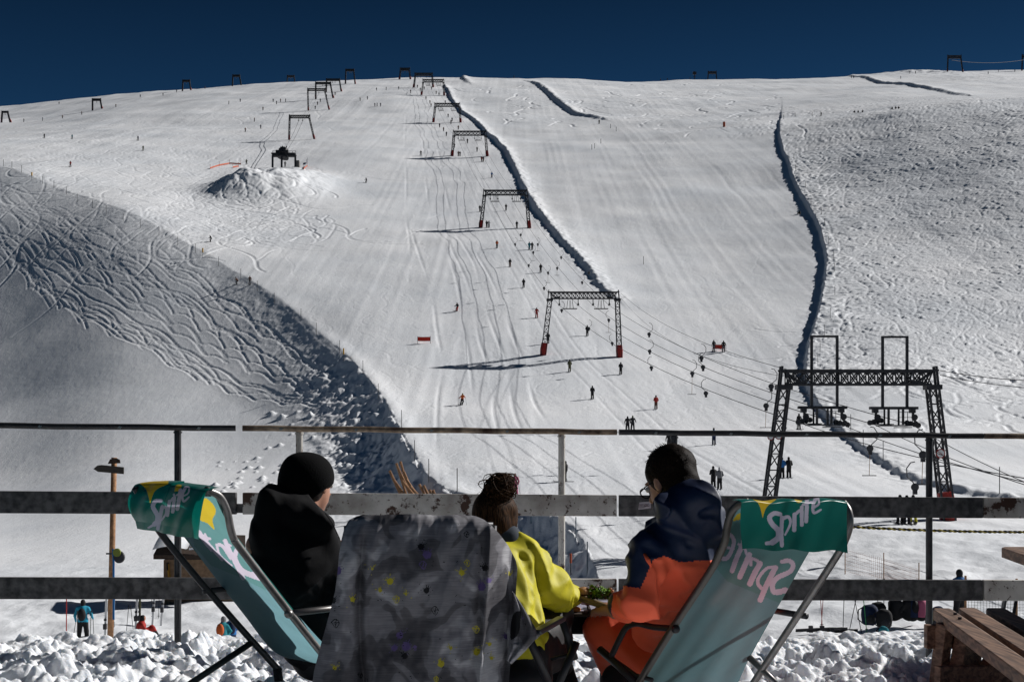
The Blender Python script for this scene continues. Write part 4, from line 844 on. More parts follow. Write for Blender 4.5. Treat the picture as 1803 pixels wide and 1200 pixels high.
def fence(x0, x1, posts, mp, mr, mpost, label, rail=(744, 768), bolts=(), post_top=None):
    c = P((x0 + x1) / 2, 1105, fY((x0 + x1) / 2)); g = empty('fence_panel', c, label, 'fence', 'fence panels along the terrace edge')
    a = P(x0, frow(x0, 749, 768), fY(x0)); b = P(x1, frow(x1, 749, 768), fY(x1))
    q = MB(); q.tube([a.lerp(b, k / 12) + Vector((0, 0, .002 * math.sin(k * 2.1))) for k in range(13)], .0165, 14); q.build('top_rail', mr, g, smooth=False)
    for (ya, yb, yc, yd) in ((864, 876, 903, 912), (1016, 1021, 1054, 1057)):
        y0_ = [(frow(x0, ya, yb), frow(x0, yc, yd)), (frow(x1, ya, yb), frow(x1, yc, yd))]
        q = MB(); Ys_ = (fY(x0) - .03, fY(x1) - .03); t = .045
        vs = []
        for (X_, (t_, b_), Y_) in ((x0, y0_[0], Ys_[0]), (x1, y0_[1], Ys_[1])):
            T = P(X_, t_, Y_); B = P(X_, b_, Y_); vs += [B, T, T + Vector((0, t, 0)), B + Vector((0, t, 0))]
        q.add(vs, [(0, 1, 2, 3), (7, 6, 5, 4), (0, 4, 5, 1), (1, 5, 6, 2), (2, 6, 7, 3), (3, 7, 4, 0)])
        q.build('plank', mp, g, bevel=.003)
    for px in posts:
        Y = fY(px) + .035; top = P(px, frow(px, 751, 770), Y); q = MB(); q.tube([(top.x, Y, -1.35), (top.x, Y, top.z)], .0195, 14); q.disc((top.x, Y, top.z - .02), (0, 0, 1), .024, .01, 12); q.build('post', mpost, g)
    for px in bolts:
        Y = fY(px) - .016; p = P(px, frow(px, 750, 769), Y); q = MB(); q.disc(p, (0, 1, 0), .008, .008, 8); q.bar(p + Vector((-.012, 0, -.004)), p + Vector((.012, 0, .004)), .004); q.build('bolt', M_bolt, g)
    return g
fa = fence(-560, 415, (-330, 313), M_zinc, M_zrail, M_zrail, 'dark grey metal fence panel at the left, behind the left deck chair', bolts=(70, 211, 350))
fb = fence(427, 1086, (527, 989), M_rust, M_rustrail, M_rust, 'fence panel in flaking white paint and rust behind the middle people', bolts=(495, 627, 760, 893, 1020))
fc = fence(1090, 1731, (1187, 1636), M_zinc, M_zrail, M_zrail, 'dark grey metal fence panel behind the right deck chair', bolts=(1155, 1287, 1420, 1550, 1672))
fd = fence(1733.5, 2400, (2150,), M_rust, M_rustrail, M_rust, 'fence panel in chipped white paint beyond the picnic table')
q = MB(); a = P(417, 888, fY(417)); q.box(a + Vector((.01, .01, -.02)), (.08, .03, .05)); q.build('joint', M_zinc, fa)
q = MB(); a = P(395, 1048, fY(395)); 
# sticker on the dark plank beside the glasses
stc = P(1135, 890, fY(1135) - .034); g = q.prism([(-.036, -.022), (.036, -.013), (.033, .026), (-.030, .02)], stc, (1, 0, 0), (0, 0, 1), .002).build('sticker', mat('sticker_white', (.42, .38, .40), .6), fc)
q = MB()
for k in range(5): q.bar(stc + Vector((-.028 + .006 * k, -.0025, .012)), stc + Vector((-.030 + .007 * k, -.0025, -.003)), .0022, .001)
q.bar(stc + Vector((-.028, -.0025, .012)), stc + Vector((-.022, -.0025, -.002)), .002, .001)
for k in range(3): q.tube([stc + Vector((.004 + .009 * k + .004 * math.cos(t), -.0025, .004 + .006 * math.sin(t))) for t in np.linspace(0, 6.28, 9)], .0009, 4)
q.bar(stc + Vector((-.032, -.0025, -.009)), stc + Vector((.030, -.0025, -.001)), .0022, .001); q.bar(stc + Vector((-.032, -.0025, -.015)), stc + Vector((.0, -.0025, -.011)), .002, .001)
q.build('sticker_writing', mat('sticker_ink', (.06, .03, .05), .6), g)
# twisted yellow and black rope behind the fence
q = MB(); q2 = MB(); a = P(1380, 920, 9.6); b = P(2000, 934, 9.9)
pts = [a.lerp(b, k / 400) for k in range(401)]
for ph, m_ in ((0, q), (math.pi, q2)): m_.tube([p + Vector((0, .005 * math.cos(k * .55 + ph), .005 * math.sin(k * .55 + ph) - .03 * math.sin(math.pi * k / 400))) for k, p in enumerate(pts)], .0058, 5)
o = q.build('twisted_rope', mat('yellow_rope', (.30, .23, .03), .8)); tag(o, 'yellow and black twisted rope stretched just below the upper right plank', 'rope'); o2 = q2.build('black_strand', M_black, o)

# ------------------------------------------------------------------ cloth painting helpers (a face takes the colour of the print it lies in)
def proj(c): return CX + c[:, 0] / c[:, 1] * F, HY - c[:, 2] / c[:, 1] * F
def in_poly(px, py, poly):
    r = np.zeros(px.shape, bool); n = len(poly)
    for i in range(n):
        x1, y1 = poly[i]; x2, y2 = poly[(i + 1) % n]
        if y1 == y2: continue
        c = ((y1 > py) != (y2 > py)) & (px < (x2 - x1) * (py - y1) / (y2 - y1) + x1); r ^= c
    return r
def in_stroke(px, py, pts, w, w2=None):
    r = np.zeros(px.shape, bool); w2 = w if w2 is None else w2; n = len(pts) - 1
    for i in range(n):
        (ax, ay), (bx, by) = pts[i], pts[i + 1]; dx, dy = bx - ax, by - ay; t = np.clip(((px - ax) * dx + (py - ay) * dy) / (dx * dx + dy * dy + 1e-9), 0, 1)
        ww = w + (w2 - w) * (i + t) / n; r |= np.hypot(px - ax - t * dx, py - ay - t * dy) < ww / 2
    return r
def smooth_pts(pts, n=6):
    out_ = []; p = [pts[0]] + list(pts) + [pts[-1]]
    for i in range(1, len(p) - 2):
        for k in range(n):
            t = k / n; out_.append(tuple(0.5 * ((2 * p[i][d]) + (-p[i - 1][d] + p[i + 1][d]) * t + (2 * p[i - 1][d] - 5 * p[i][d] + 4 * p[i + 1][d] - p[i + 2][d]) * t * t + (-p[i - 1][d] + 3 * p[i][d] - 3 * p[i + 1][d] + p[i + 2][d]) * t ** 3) for d in (0, 1)))
    out_.append(tuple(pts[-1])); return out_
def print_faces(o, layers, T):
    """layers: (material slot, kind, points, width[, width2]); T maps sketch units to photograph pixels"""
    me = o.data; n = len(me.polygons); c = np.zeros(n * 3); me.polygons.foreach_get('center', c); c = c.reshape(-1, 3); off = o.location
    q = o.parent; base_ = np.array(off)
    while q is not None: base_ = base_ + np.array(q.location); q = q.parent
    px, py = proj(c + base_); px = (px - T[0]) * T[2]; py = (py - T[1]) * T[2]; mi = np.zeros(n, int)
    for l in layers:
        m = in_poly(px, py, smooth_pts(l[2] + [l[2][0]]) if l[1] == 'blob' else l[2]) if l[1] in ('poly', 'blob') else in_stroke(px, py, smooth_pts(l[2]), *l[3:])
        mi[m] = l[0]
    me.polygons.foreach_set('material_index', mi); me.update()
def cloth_mat(name, col, trans=.5, rough=.5, sheen=.0, weave=True, tcol=None):
    m = bpy.data.materials.new(name); m.use_nodes = True; nt = m.node_tree; b = nt.nodes['Principled BSDF']; b.inputs['Base Color'].default_value = (*col, 1); b.inputs['Roughness'].default_value = rough; b.inputs['Specular IOR Level'].default_value = .25
    tr = nt.nodes.new('ShaderNodeBsdfTranslucent'); tr.inputs[0].default_value = (*(tcol or col), 1); mx = nt.nodes.new('ShaderNodeMixShader'); mx.inputs[0].default_value = trans
    nt.links.new(b.outputs[0], mx.inputs[1]); nt.links.new(tr.outputs[0], mx.inputs[2]); nt.links.new(mx.outputs[0], nt.nodes['Material Output'].inputs[0])
    tc = nt.nodes.new('ShaderNodeTexCoord'); n = nt.nodes.new('ShaderNodeTexNoise'); n.inputs['Scale'].default_value = 9; n.inputs['Detail'].default_value = 6; nt.links.new(tc.outputs['Object'], n.inputs[0])
    mv = nt.nodes.new('ShaderNodeMixRGB'); mv.blend_type = 'MULTIPLY'; mv.inputs[0].default_value = .35; cc = tcol or col; mv.inputs[1].default_value = (*cc, 1); nt.links.new(n.outputs[0], mv.inputs[2]); nt.links.new(mv.outputs[0], tr.inputs[0])
    n2 = nt.nodes.new('ShaderNodeTexNoise'); n2.inputs['Scale'].default_value = 350 if weave else 30; n2.inputs['Detail'].default_value = 2; nt.links.new(tc.outputs['Object'], n2.inputs[0]); bp = nt.nodes.new('ShaderNodeBump'); bp.inputs['Strength'].default_value = .25; bp.inputs['Distance'].default_value = .001; nt.links.new(n2.outputs[0], bp.inputs['Height']); nt.links.new(bp.outputs[0], b.inputs['Normal'])
    return m
FAB = [cloth_mat('teal_fabric', (.09, .18, .20), .6, .7, tcol=(.21, .40, .45)), cloth_mat('fabric_yellow', (.30, .24, .03), .6, .7, tcol=(.75, .55, .04)), cloth_mat('fabric_lilac', (.36, .33, .42), .6, .7, tcol=(.80, .72, .85)), cloth_mat('fabric_green_border', (.01, .09, .08), .5, .6, tcol=(.01, .20, .17)), cloth_mat('fabric_deep_teal', (.07, .16, .16), .6, .7, tcol=(.16, .36, .36))]
COV = [cloth_mat('green_satin', (.003, .115, .092), .28, .32, weave=False, tcol=(.0, .22, .17)), cloth_mat('satin_yellow', (.62, .42, .01), .35, .4, weave=False), cloth_mat('satin_lilac', (.45, .42, .52), .3, .5, weave=False)]
M_alu = mat('grey_tube', (.20, .19, .185), .38, .75, noise=(30, .15)); M_dtube = mat('dark_grey_tube', (.035, .035, .038), .45, .5)
def plane_pt(px, py, A, h):                   # the point of the vertical plane through A along h that lies on this sight line
    u = (px - CX) / F; w = (HY - py) / F; n = (-h[1], h[0]); Y = (n[0] * A[0] + n[1] * A[1]) / (n[0] * u + n[1]); return Vector((u * Y, Y, w * Y))
def spl(pts, n=6):
    p = [pts[0]] + list(pts) + [pts[-1]]; out_ = []
    for i in range(1, len(p) - 2):
        for k in range(n):
            t = k / n; out_.append(0.5 * ((2 * p[i]) + (-p[i - 1] + p[i + 1]) * t + (2 * p[i - 1] - 5 * p[i] + 4 * p[i + 1] - p[i + 2]) * t * t + (-p[i - 1] + 3 * p[i] - 3 * p[i + 1] + p[i + 2]) * t ** 3))
    return out_ + [pts[-1]]
def along(pts, t):
    L = [0]
    for a, b in zip(pts, pts[1:]): L.append(L[-1] + (b - a).length)
    s_ = t * L[-1]
    for i in range(len(pts) - 1):
        if s_ <= L[i + 1] + 1e-9: return pts[i].lerp(pts[i + 1], (s_ - L[i]) / max(L[i + 1] - L[i], 1e-9))
    return pts[-1]

# ---- left deck chair (top bar runs away to the left, it faces away to the right)
A = P(375, 866, 4.9); hL = (.654, .756); B = A + Vector((-.378, .327, 0))
cl_ = empty('deck_chair', Vector((-.95, 5.2, -1.0)), 'deck chair at the left with green sleeve, leaning left, person in black in it', 'deck chair', 'green deck chairs')
nearL = [plane_pt(x, y, A, hL) for x, y in [(362, 862), (385, 872), (399, 897), (406, 930), (412, 948), (424, 966), (510, 1078), (575, 1160), (600, 1192)]]
farL = [plane_pt(x, y, B, hL) for x, y in [(238, 858), (250, 880), (268, 912), (287, 943), (350, 1020), (430, 1112), (492, 1180)]]
MB().tube(spl(nearL), .0135, 14).build('back_tube', M_alu, cl_, smooth=True)
MB().tube(spl(farL), .0135, 14).build('back_tube', M_dtube, cl_, smooth=True)
MB().tube([p + Vector((.012, .012, -.012)) for p in (nearL[0], nearL[0].lerp(farL[0], .5), farL[0])], .0115, 12).build('top_bar', M_alu, cl_, smooth=True)
MB().tube([plane_pt(447, 1128, B, hL), plane_pt(340, 1199, B, hL), plane_pt(300, 1226, B, hL)], .0125, 12).build('rear_leg', M_dtube, cl_, smooth=True)
a = plane_pt(358, 1040, B, hL); MB().tube([a, a + Vector((.17, .20, 0))], .011, 12).build('cross_bar', M_dtube, cl_, smooth=True)
a = plane_pt(509, 1079, A, hL); b = plane_pt(640, 1064, A, hL); MB().tube([a, a.lerp(b, .5), b], .0125, 12).build('armrest', M_alu, cl_, smooth=True)
MB().ball(a + Vector((.0, -.012, 0)), (.017, .017, .017), 12, 8).build('armrest_hinge', M_alu, cl_, smooth=True)
a = plane_pt(488, 1176, B, hL); MB().tube([a + Vector((0, -.0, -.0)), a + Vector((.006, .004, -.05))], .018, 12).build('foot_cap', M_black, cl_, smooth=True)
rt_ = [plane_pt(x, y, A, hL) for x, y in [(380, 866), (394, 900), (412, 936), (440, 975), (476, 1021), (530, 1088), (590, 1150), (640, 1175)]]; lt_ = [plane_pt(x, y, B, hL) for x, y in [(250, 862), (290, 905), (328, 950), (380, 1018), (430, 1082), (480, 1144), (525, 1162), (575, 1165)]]
rt_ = spl(rt_); lt_ = spl(lt_)
def fabL(u, v):
    p = along(lt_, v).lerp(along(rt_, v), u); n = Vector((.45, .52, -.3)); return p + n * (.055 * math.sin(math.pi * u) * (.3 + v) + .004 * math.sin(u * 26 + v * 5) * v)
o = MB().grid(fabL, 150, 220).build('seat_fabric', FAB, cl_, smooth=True)
TL = (220, 830, 4.615)
print_faces(o, [(4, 'poly', [(500, 100), (900, 200), (1300, 960), (1140, 960), (900, 840), (700, 760), (560, 600)]), (1, 'blob', [(590, 215), (660, 215), (720, 270), (738, 330), (712, 390), (727, 468), (672, 420), (590, 370)]),
    (2, 's', [(590, 480), (640, 560), (700, 640)], 34, 12), (2, 's', [(605, 490), (690, 600), (790, 712)], 30, 26), (2, 's', [(650, 510), (668, 540), (690, 545)], 22), (2, 's', [(745, 590), (775, 680), (870, 762)], 22, 12),
    (2, 's', [(760, 590), (800, 610), (860, 700)], 26, 30), (2, 's', [(815, 560), (850, 640), (960, 862)], 34, 36), (2, 's', [(800, 560), (860, 600)], 14), (2, 's', [(905, 640), (895, 705), (950, 800), (1060, 850)], 36, 46), (2, 's', [(1040, 835), (1090, 860)], 46),
    (3, 's', [(795, 320), (960, 545), (1180, 880), (1400, 1180)], 22), (3, 's', [(498, 545), (720, 850), (960, 1160)], 9)], TL)
def covL(u, v):
    v2 = v ** .9; a_ = P(243 - 9 * math.sin(math.pi * min(1, v * 1.2)) , 842 + 88 * v2, 5.29); b_ = P(368 - 21 * v, 852 + 97 * v2, 4.84); p = a_.lerp(b_, u)
    top = Vector((.654, .756, 0)) * .05 * (1 - min(1, v / .12)) ** 2; z = .012 * math.sin(u * math.pi) * (1 - v) * (1 if u < .5 else .6)
    return p + top + Vector((-.5, -.6, 0)) * (.012 * math.sin(u * 9 + v * 2) * v + .006 * math.sin(u * 21 + v * 5) + .02 * math.sin(math.pi * v)) + Vector((0, 0, z - .012 * (1 - min(1, v / .12)) ** 2))
o = MB().grid(covL, 240, 150).build('top_sleeve', COV, cl_, smooth=True, solid=.0)
print_faces(o, [(1, 'poly', smooth_pts([(105, 85), (170, 140), (205, 262)]) + smooth_pts([(205, 262), (245, 155), (350, 100)]) + [(360, 40), (100, 40)]), (1, 'blob', [(400, 160), (415, 110), (460, 108), (440, 152)]),
    (2, 's', [(290, 235), (248, 240), (228, 285), (262, 350), (262, 400), (240, 425)], 33, 40), (2, 's', [(250, 420), (190, 455)], 26, 14), (2, 's', [(303, 285), (285, 370), (268, 462)], 30), (2, 's', [(305, 290), (332, 290), (332, 340), (296, 395)], 26, 12),
    (2, 's', [(362, 240), (345, 352)], 28), (2, 's', [(362, 250), (390, 212)], 19), (2, 's', [(402, 210), (388, 325)], 28), (2, 's', [(398, 185), (402, 196)], 19), (2, 's', [(452, 150), (425, 302)], 31), (2, 's', [(420, 190), (475, 158)], 14),
    (2, 's', [(490, 130), (466, 190), (478, 240), (520, 205)], 26, 14), (2, 's', [(478, 195), (512, 175), (522, 130), (495, 122)], 14)], TL)
def piping(fn, m_, par, name='hem'):
    q = MB(); q.tube([fn(k / 40, .985) for k in range(41)], .0035, 5); q.build(name, m_, par)

# ---- right deck chair (faces away to the left)
A2 = P(1300, 890, 4.75); hR = (-.6, .8); B2 = A2 + Vector((.416, .312, .0))
cr_ = empty('deck_chair', Vector((.75, 5.1, -1.0)), 'deck chair at the right with green sleeve, leaning right, man in orange in it', 'deck chair', 'green deck chairs')
nearR = [plane_pt(x, y, A2, hR) for x, y in [(1316, 884), (1303, 886), (1289, 900), (1281, 925), (1277, 950), (1268, 972), (1250, 1006), (1189, 1098), (1150, 1160), (1126, 1200), (1108, 1228)]]
farR = [plane_pt(x, y, B2, hR) for x, y in [(1484, 884), (1494, 900), (1496, 925), (1486, 955), (1472, 980), (1400, 1090), (1330, 1196), (1310, 1226)]]
MB().tube(spl(nearR), .0135, 14).build('back_tube', mat('warm_grey_tube', (.10, .092, .085), .4, .7), cr_, smooth=True)
MB().tube(spl(farR), .0135, 14).build('back_tube', M_alu, cr_, smooth=True)
MB().tube([nearR[0] + Vector((0, .012, -.02)), farR[0] + Vector((0, .012, -.02))], .0115, 12).build('top_bar', M_alu, cr_, smooth=True)
f_ = MB(); a = plane_pt(1189, 1106, A2, hR); pts = [a, plane_pt(1150, 1103, A2, hR), plane_pt(1122, 1097, A2, hR), plane_pt(1104, 1103, A2, hR), plane_pt(1092, 1122, A2, hR), plane_pt(1074, 1160, A2, hR)]
f_.tube(spl(pts), .0115, 12); f_.build('armrest', M_dtube, cr_, smooth=True)
MB().ball(a + Vector((0, -.01, 0)), (.016,) * 3, 12, 8).build('armrest_hinge', M_dtube, cr_, smooth=True)
MB().tube([plane_pt(1056, 1142, A2, hR), plane_pt(1090, 1172, A2, hR), plane_pt(1135, 1215, A2, hR)], .0145, 12).build('front_leg', M_dtube, cr_, smooth=True)
MB().tube([plane_pt(1083, 1165, A2, hR) + Vector((.01, 0, 0)), plane_pt(1115, 1188, A2, hR) + Vector((.01, 0, 0)), plane_pt(1148, 1196, A2, hR)], .008, 10).build('seat_bar', M_dtube, cr_, smooth=True)
a = plane_pt(1408, 1085, B2, hR) + Vector((.03, .02, 0)); MB().tube([a + Vector((-.16, .21, .01)), a], .012, 12).build('armrest', M_dtube, cr_, smooth=True)
MB().tube([plane_pt(1318, 1155, B2, hR), plane_pt(1372, 1208, B2, hR)], .0125, 12).build('rear_leg', M_alu, cr_, smooth=True)
lt2 = spl([plane_pt(x, y, A2, hR) for x, y in [(1312, 888), (1299, 898), (1287, 920), (1282, 950), (1270, 977), (1252, 1010), (1191, 1102), (1152, 1164), (1128, 1204), (1116, 1232)]])
rt2 = spl([plane_pt(x, y, B2, hR) for x, y in [(1484, 888), (1470, 905), (1455, 925), (1440, 948), (1424, 972), (1388, 1036), (1352, 1100), (1316, 1166), (1290, 1225)]])
def fabR(u, v):
    p = along(lt2, v).lerp(along(rt2, v), u); n = Vector((-.45, .6, -.3)); return p + n * (.05 * math.sin(math.pi * u) * (.3 + v) + .004 * math.sin(u * 24 + v * 4) * v)
o = MB().grid(fabR, 170, 240).build('seat_fabric', FAB, cr_, smooth=True)
TR = (1260, 850, 4.8)
print_faces(o, [(4, 'poly', [(0, 250), (800, 480), (830, 700), (330, 1000), (0, 1120), (-400, 1200)][:3] + [(560, 1020), (100, 830), (-60, 640)]), (1, 'blob', [(240, 245), (240, 290), (150, 318), (185, 262)]),
    (2, 's', [(560, 662), (620, 655), (655, 690), (630, 745), (520, 800), (480, 860), (500, 918), (590, 905)], 34, 50), (2, 's', [(505, 715), (440, 840), (378, 985)], 46), (2, 's', [(510, 712), (440, 715), (375, 780), (355, 840), (385, 885)], 24, 32),
    (2, 's', [(375, 680), (330, 760), (290, 848)], 48), (2, 's', [(370, 672), (345, 650), (300, 640), (300, 690)], 26), (2, 's', [(285, 605), (245, 700), (205, 790)], 46), (2, 's', [(215, 545), (175, 640), (140, 738)], 42), (2, 's', [(195, 515), (245, 555), (262, 600)], 22), (2, 's', [(235, 470), (215, 545)], 26),
    (2, 's', [(75, 535), (95, 450), (130, 440), (155, 500), (120, 600), (80, 640), (35, 620)], 26, 38), (2, 's', [(75, 535), (105, 545), (150, 555)], 22),
    (3, 's', [(790, 585), (640, 870), (440, 1200), (300, 1450)], 12)], TR)
def covR(u, v):
    a_ = P(1308, 874 + 92 * v, 4.67); b_ = P(1493 + 1 * v, 872 + 99 * v, 4.96); p = a_.lerp(b_, u); top = Vector((-.6, .8, 0)) * .05 * (1 - min(1, v / .12)) ** 2
    return p + top + Vector((-.5, -.8, 0)) * (.007 * math.sin(u * 11 + 1 + v) * v ** .5 + .003 * math.sin(u * 27 + v * 6) * (.4 + v) + .0035 * math.sin(u * 43 + v * 9) * (1 - v) ** 2 + .018 * math.sin(math.pi * v)) + Vector((0, 0, .004 * math.sin(u * 17) - .012 * (1 - min(1, v / .12)) ** 2))
o = MB().grid(covR, 300, 160).build('top_sleeve', COV, cr_, smooth=True)
print_faces(o, [(1, 'poly', smooth_pts([(268, 118), (360, 170), (398, 297)]) + smooth_pts([(398, 297), (430, 205), (510, 140)]) + [(510, 60), (260, 60)]), (1, 'blob', [(665, 138), (690, 115), (735, 128), (722, 160), (695, 166)]),
    (2, 's', [(545, 262), (495, 255), (455, 290), (478, 345), (528, 400), (528, 460), (480, 500)], 36, 50), (2, 's', [(490, 500), (430, 508)], 38, 30), (2, 's', [(562, 290), (556, 400), (560, 525)], 34), (2, 's', [(565, 300), (615, 285), (632, 340), (588, 435)], 34, 16),
    (2, 's', [(668, 265), (664, 395)], 36), (2, 's', [(672, 265), (708, 232)], 26), (2, 's', [(728, 205), (728, 352)], 32), (2, 's', [(718, 222), (740, 178)], 18), (2, 's', [(772, 140), (765, 322)], 34), (2, 's', [(740, 185), (810, 158)], 18),
    (2, 's', [(850, 128), (825, 180), (830, 250), (888, 225)], 34, 18), (2, 's', [(830, 205), (872, 175), (868, 128)], 22, 16)], TR)

# ---- middle chair (its back hidden under the grey jacket)
cm_ = empty('folding_chair', Vector((-.25, 4.9, -1.0)), 'folding chair in the middle with a grey jacket over its back', 'folding chair')
for xx, lb in ((612, 0), (868, 1)):
    a = P(xx, 925, 4.63); MB().tube([a, a + Vector((0, .02, -.3)), a + Vector((0, .16, -.55)), a + Vector((0, .3, -.72))], .0125, 10).build('back_tube', M_dtube, cm_, smooth=True)
a = P(612, 925, 4.63); b = P(868, 925, 4.63); MB().tube([a, b], .0125, 10).build('top_bar', M_dtube, cm_, smooth=True)
MB().tube([P(942, 1117, 4.72), P(946, 1112, 4.72)], [.014, .0145], 14).ball(P(941, 1118, 4.71), .0145, 12, 8).build('armrest_knob', M_alu, cm_, smooth=True)
a = P(944, 1113, 4.72); b = P(989, 1088, 4.95); MB().bar(a, b, .036, .018).build('armrest', mat('armrest_plastic', (.05, .055, .065), .3, .1, spec=.6), cm_, bevel=.006)
MB().tube([P(989, 1090, 4.96), P(1000, 1120, 4.97), P(1012, 1160, 4.98)], .013, 12).build('front_post', M_dtube, cm_, smooth=True)
MB().tube([P(932, 1124, 4.73), P(950, 1165, 4.78), P(968, 1206, 4.85)], .0145, 12).build('leg', M_dtube, cm_, smooth=True)
MB().tube([P(1015, 1130, 4.95), P(1000, 1165, 4.92), P(982, 1208, 4.88)], .0135, 12).build('leg', M_dtube, cm_, smooth=True)
MB().tube([P(970, 1160, 4.95), P(1000, 1152, 4.95)], .006, 8).build('seat_bar', M_dtube, cm_, smooth=True)
MB().box((-.28, 5.0, -.66), (.5, .42, .02)).build('seat', M_black, cm_, bevel=.01)

# ---- the grey patterned jacket hanging over it
def jacket_mat():
    m = bpy.data.materials.new('grey_marbled_cloth'); m.use_nodes = True; nt = m.node_tree; b = nt.nodes['Principled BSDF']; b.inputs['Roughness'].default_value = .75; b.inputs['Specular IOR Level'].default_value = .2
    tc = nt.nodes.new('ShaderNodeTexCoord')
    def N(sc, det, scl=(1, 1, 1), dist=0):
        mp = nt.nodes.new('ShaderNodeMapping'); mp.inputs['Scale'].default_value = scl; nt.links.new(tc.outputs['Object'], mp.inputs[0]); n = nt.nodes.new('ShaderNodeTexNoise'); n.inputs['Scale'].default_value = sc; n.inputs['Detail'].default_value = det; n.inputs['Distortion'].default_value = dist; nt.links.new(mp.outputs[0], n.inputs[0]); return n
    r = nt.nodes.new('ShaderNodeValToRGB'); r.color_ramp.interpolation = 'EASE'; e = r.color_ramp.elements; e[0].position = .36; e[0].color = (.055, .053, .06, 1); e[1].position = .66; e[1].color = (.34, .335, .35, 1)
    x = e.new(.47); x.color = (.085, .082, .09, 1); x = e.new(.50); x.color = (.15, .147, .16, 1); x = e.new(.57); x.color = (.16, .155, .17, 1)
    nt.links.new(N(7, 2, dist=.8).outputs[0], r.inputs[0])
    st = N(14, 5, (1.0, 1, 26)); mx = nt.nodes.new('ShaderNodeMixRGB'); mx.blend_type = 'OVERLAY'; mx.inputs[0].default_value = .55; nt.links.new(r.outputs[0], mx.inputs[1]); nt.links.new(st.outputs[0], mx.inputs[2]); nt.links.new(mx.outputs[0], b.inputs['Base Color'])
    bp = nt.nodes.new('ShaderNodeBump'); bp.inputs['Strength'].default_value = .3; bp.inputs['Distance'].default_value = .004; nt.links.new(N(18, 4).outputs[0], bp.inputs['Height']); nt.links.new(bp.outputs[0], b.inputs['Normal'])
    return m
JM = [jacket_mat(), mat('print_and_hole_black', (.006, .006, .008), .8), mat('print_yellow', (.38, .33, .02), .8), mat('print_purple', (.10, .07, .19), .8)]
Lb = [(905, 640), (908, 628), (915, 614), (930, 606), (950, 601), (975, 597), (1010, 594), (1040, 590), (1080, 580), (1130, 566), (1180, 553), (1235, 545)]
Rb = [(905, 820), (908, 838), (914, 852), (925, 866), (940, 880), (960, 895), (985, 908), (1000, 911), (1050, 908), (1120, 903), (1200, 896), (1235, 894)]
jk = empty('jacket', P(740, 1200, 4.6), 'grey marbled jacket with yellow and purple splashes draped over the middle chair', 'jacket')
def jsurf(back):
    def f(u, v):
        row = 905.5 + 330 * v; l = np.interp(row, [a for a, b in Lb], [b for a, b in Lb]); r = np.interp(row, [a for a, b in Rb], [b for a, b in Rb]); px = l + (r - l) * u
        ed = (2 * u - 1) ** 2; rr = row + 1.2 * math.sin(u * 9 + 1) * math.exp(-v * 14) * (1 - ed)
        Y = 4.56 + .05 * ed ** 3 + .03 * math.exp(-v * 26) - .03 * math.sin(math.pi * min(1, v * 1.6))
        if back: Y = 4.72 - .05 * ed ** 3 - .05 * math.exp(-v * 26)
        else:
            cr1 = 645 - 12 * math.sin(v * 3); cr2 = 864 - 22 * v
            Y += .035 * math.exp(-((px - cr1) / 7) ** 2) * min(1, v * 5) - .025 * math.exp(-((px - cr1 + 28) / 22) ** 2) * min(1, v * 4)
            if px > cr2: Y += .0020 * (px - cr2) * min(1, .3 + v * 3)
            Y += .018 * math.exp(-((px - cr2 + 9) / 8) ** 2) * min(1, v * 4) - .012 * math.exp(-((px - cr2 - 2) / 5) ** 2)
            Y += .032 * fbm(np.array(px / 46.), np.array(row / 95. + px / 160.), 61, 4) + .010 * float(vnoise(px / 14. + row / 60., row / 42., 63)) + .007 * math.sin((px + row * .55) / 13.) * math.exp(-((px - 800) / 70) ** 2) * math.exp(-((row - 1040) / 70) ** 2)
        return P(px, rr, Y)
    return f
q = MB(); q.grid(jsurf(False), 250, 220); nq = len(q.f); o = q.build('jacket_body', JM, jk, smooth=True)
TJ = (540, 780, 2.857); L_ = []
def splat(x, y, r, m_, seed):
    rg = np.random.default_rng(seed); n = 22; return [(m_, 'blob', [(x + r * (1 + rg.uniform(-.12, .12)) * math.cos(t), y + r * (1 + rg.uniform(-.12, .12)) * math.sin(t)) for t in np.linspace(0, 6.28, n, endpoint=False)])] + [(m_, 's', [(x + r * math.cos(a), y + r * math.sin(a)), (x + (r + d) * math.cos(a), y + (r + d) * math.sin(a))], 3, 1) for a, d in zip(rg.uniform(3.4, 6.0, 7), rg.uniform(4, 22, 7))] + [(m_, 's', [(x + rg.uniform(-40, 40), y + rg.uniform(-40, 40))] * 2, rg.uniform(2, 5)) for _ in range(5)]
def diamond(x, y, r, m_): return [(m_, 's', [(x - r, y - r * .3), (x, y - r), (x + r * .8, y - r * .2), (x + r * .1, y + r), (x - r, y - r * .3)], 3.4), (m_, 's', [(x - r, y - r * .3), (x + r * .8, y - r * .2)], 3), (m_, 's', [(x - r * .2, y - r * .3), (x + r * .1, y + r)], 2.5), (m_, 's', [(x + r * .2, y - r * .8), (x, y + r * .4)], 4)]
for k, (x, y, r, m_) in enumerate([(575, 520, 16, 1), (602, 740, 15, 1), (898, 627, 16, 1), (132, 790, 16, 1), (493, 1068, 15, 1), (420, 693, 17, 2), (780, 650, 15, 2), (855, 1048, 17, 2), (675, 1108, 17, 2), (606, 560, 20, 3), (880, 720, 20, 3), (918, 690, 13, 3), (468, 965, 17, 3), (440, 1028, 15, 3), (500, 1020, 22, 3), (1003, 970, 13, 3), (155, 640, 20, 3), (725, 1030, 8, 2), (640, 1080, 0, 2), (920, 1010, 9, 2), (930, 1080, 9, 2), (370, 740, 9, 2), (230, 785, 12, 2), (1022, 660, 7, 2), (140, 1130, 10, 2), (500, 760, 6, 2), (330, 630, 6, 2)]):
    if r: L_ += splat(x, y, r, m_, k)
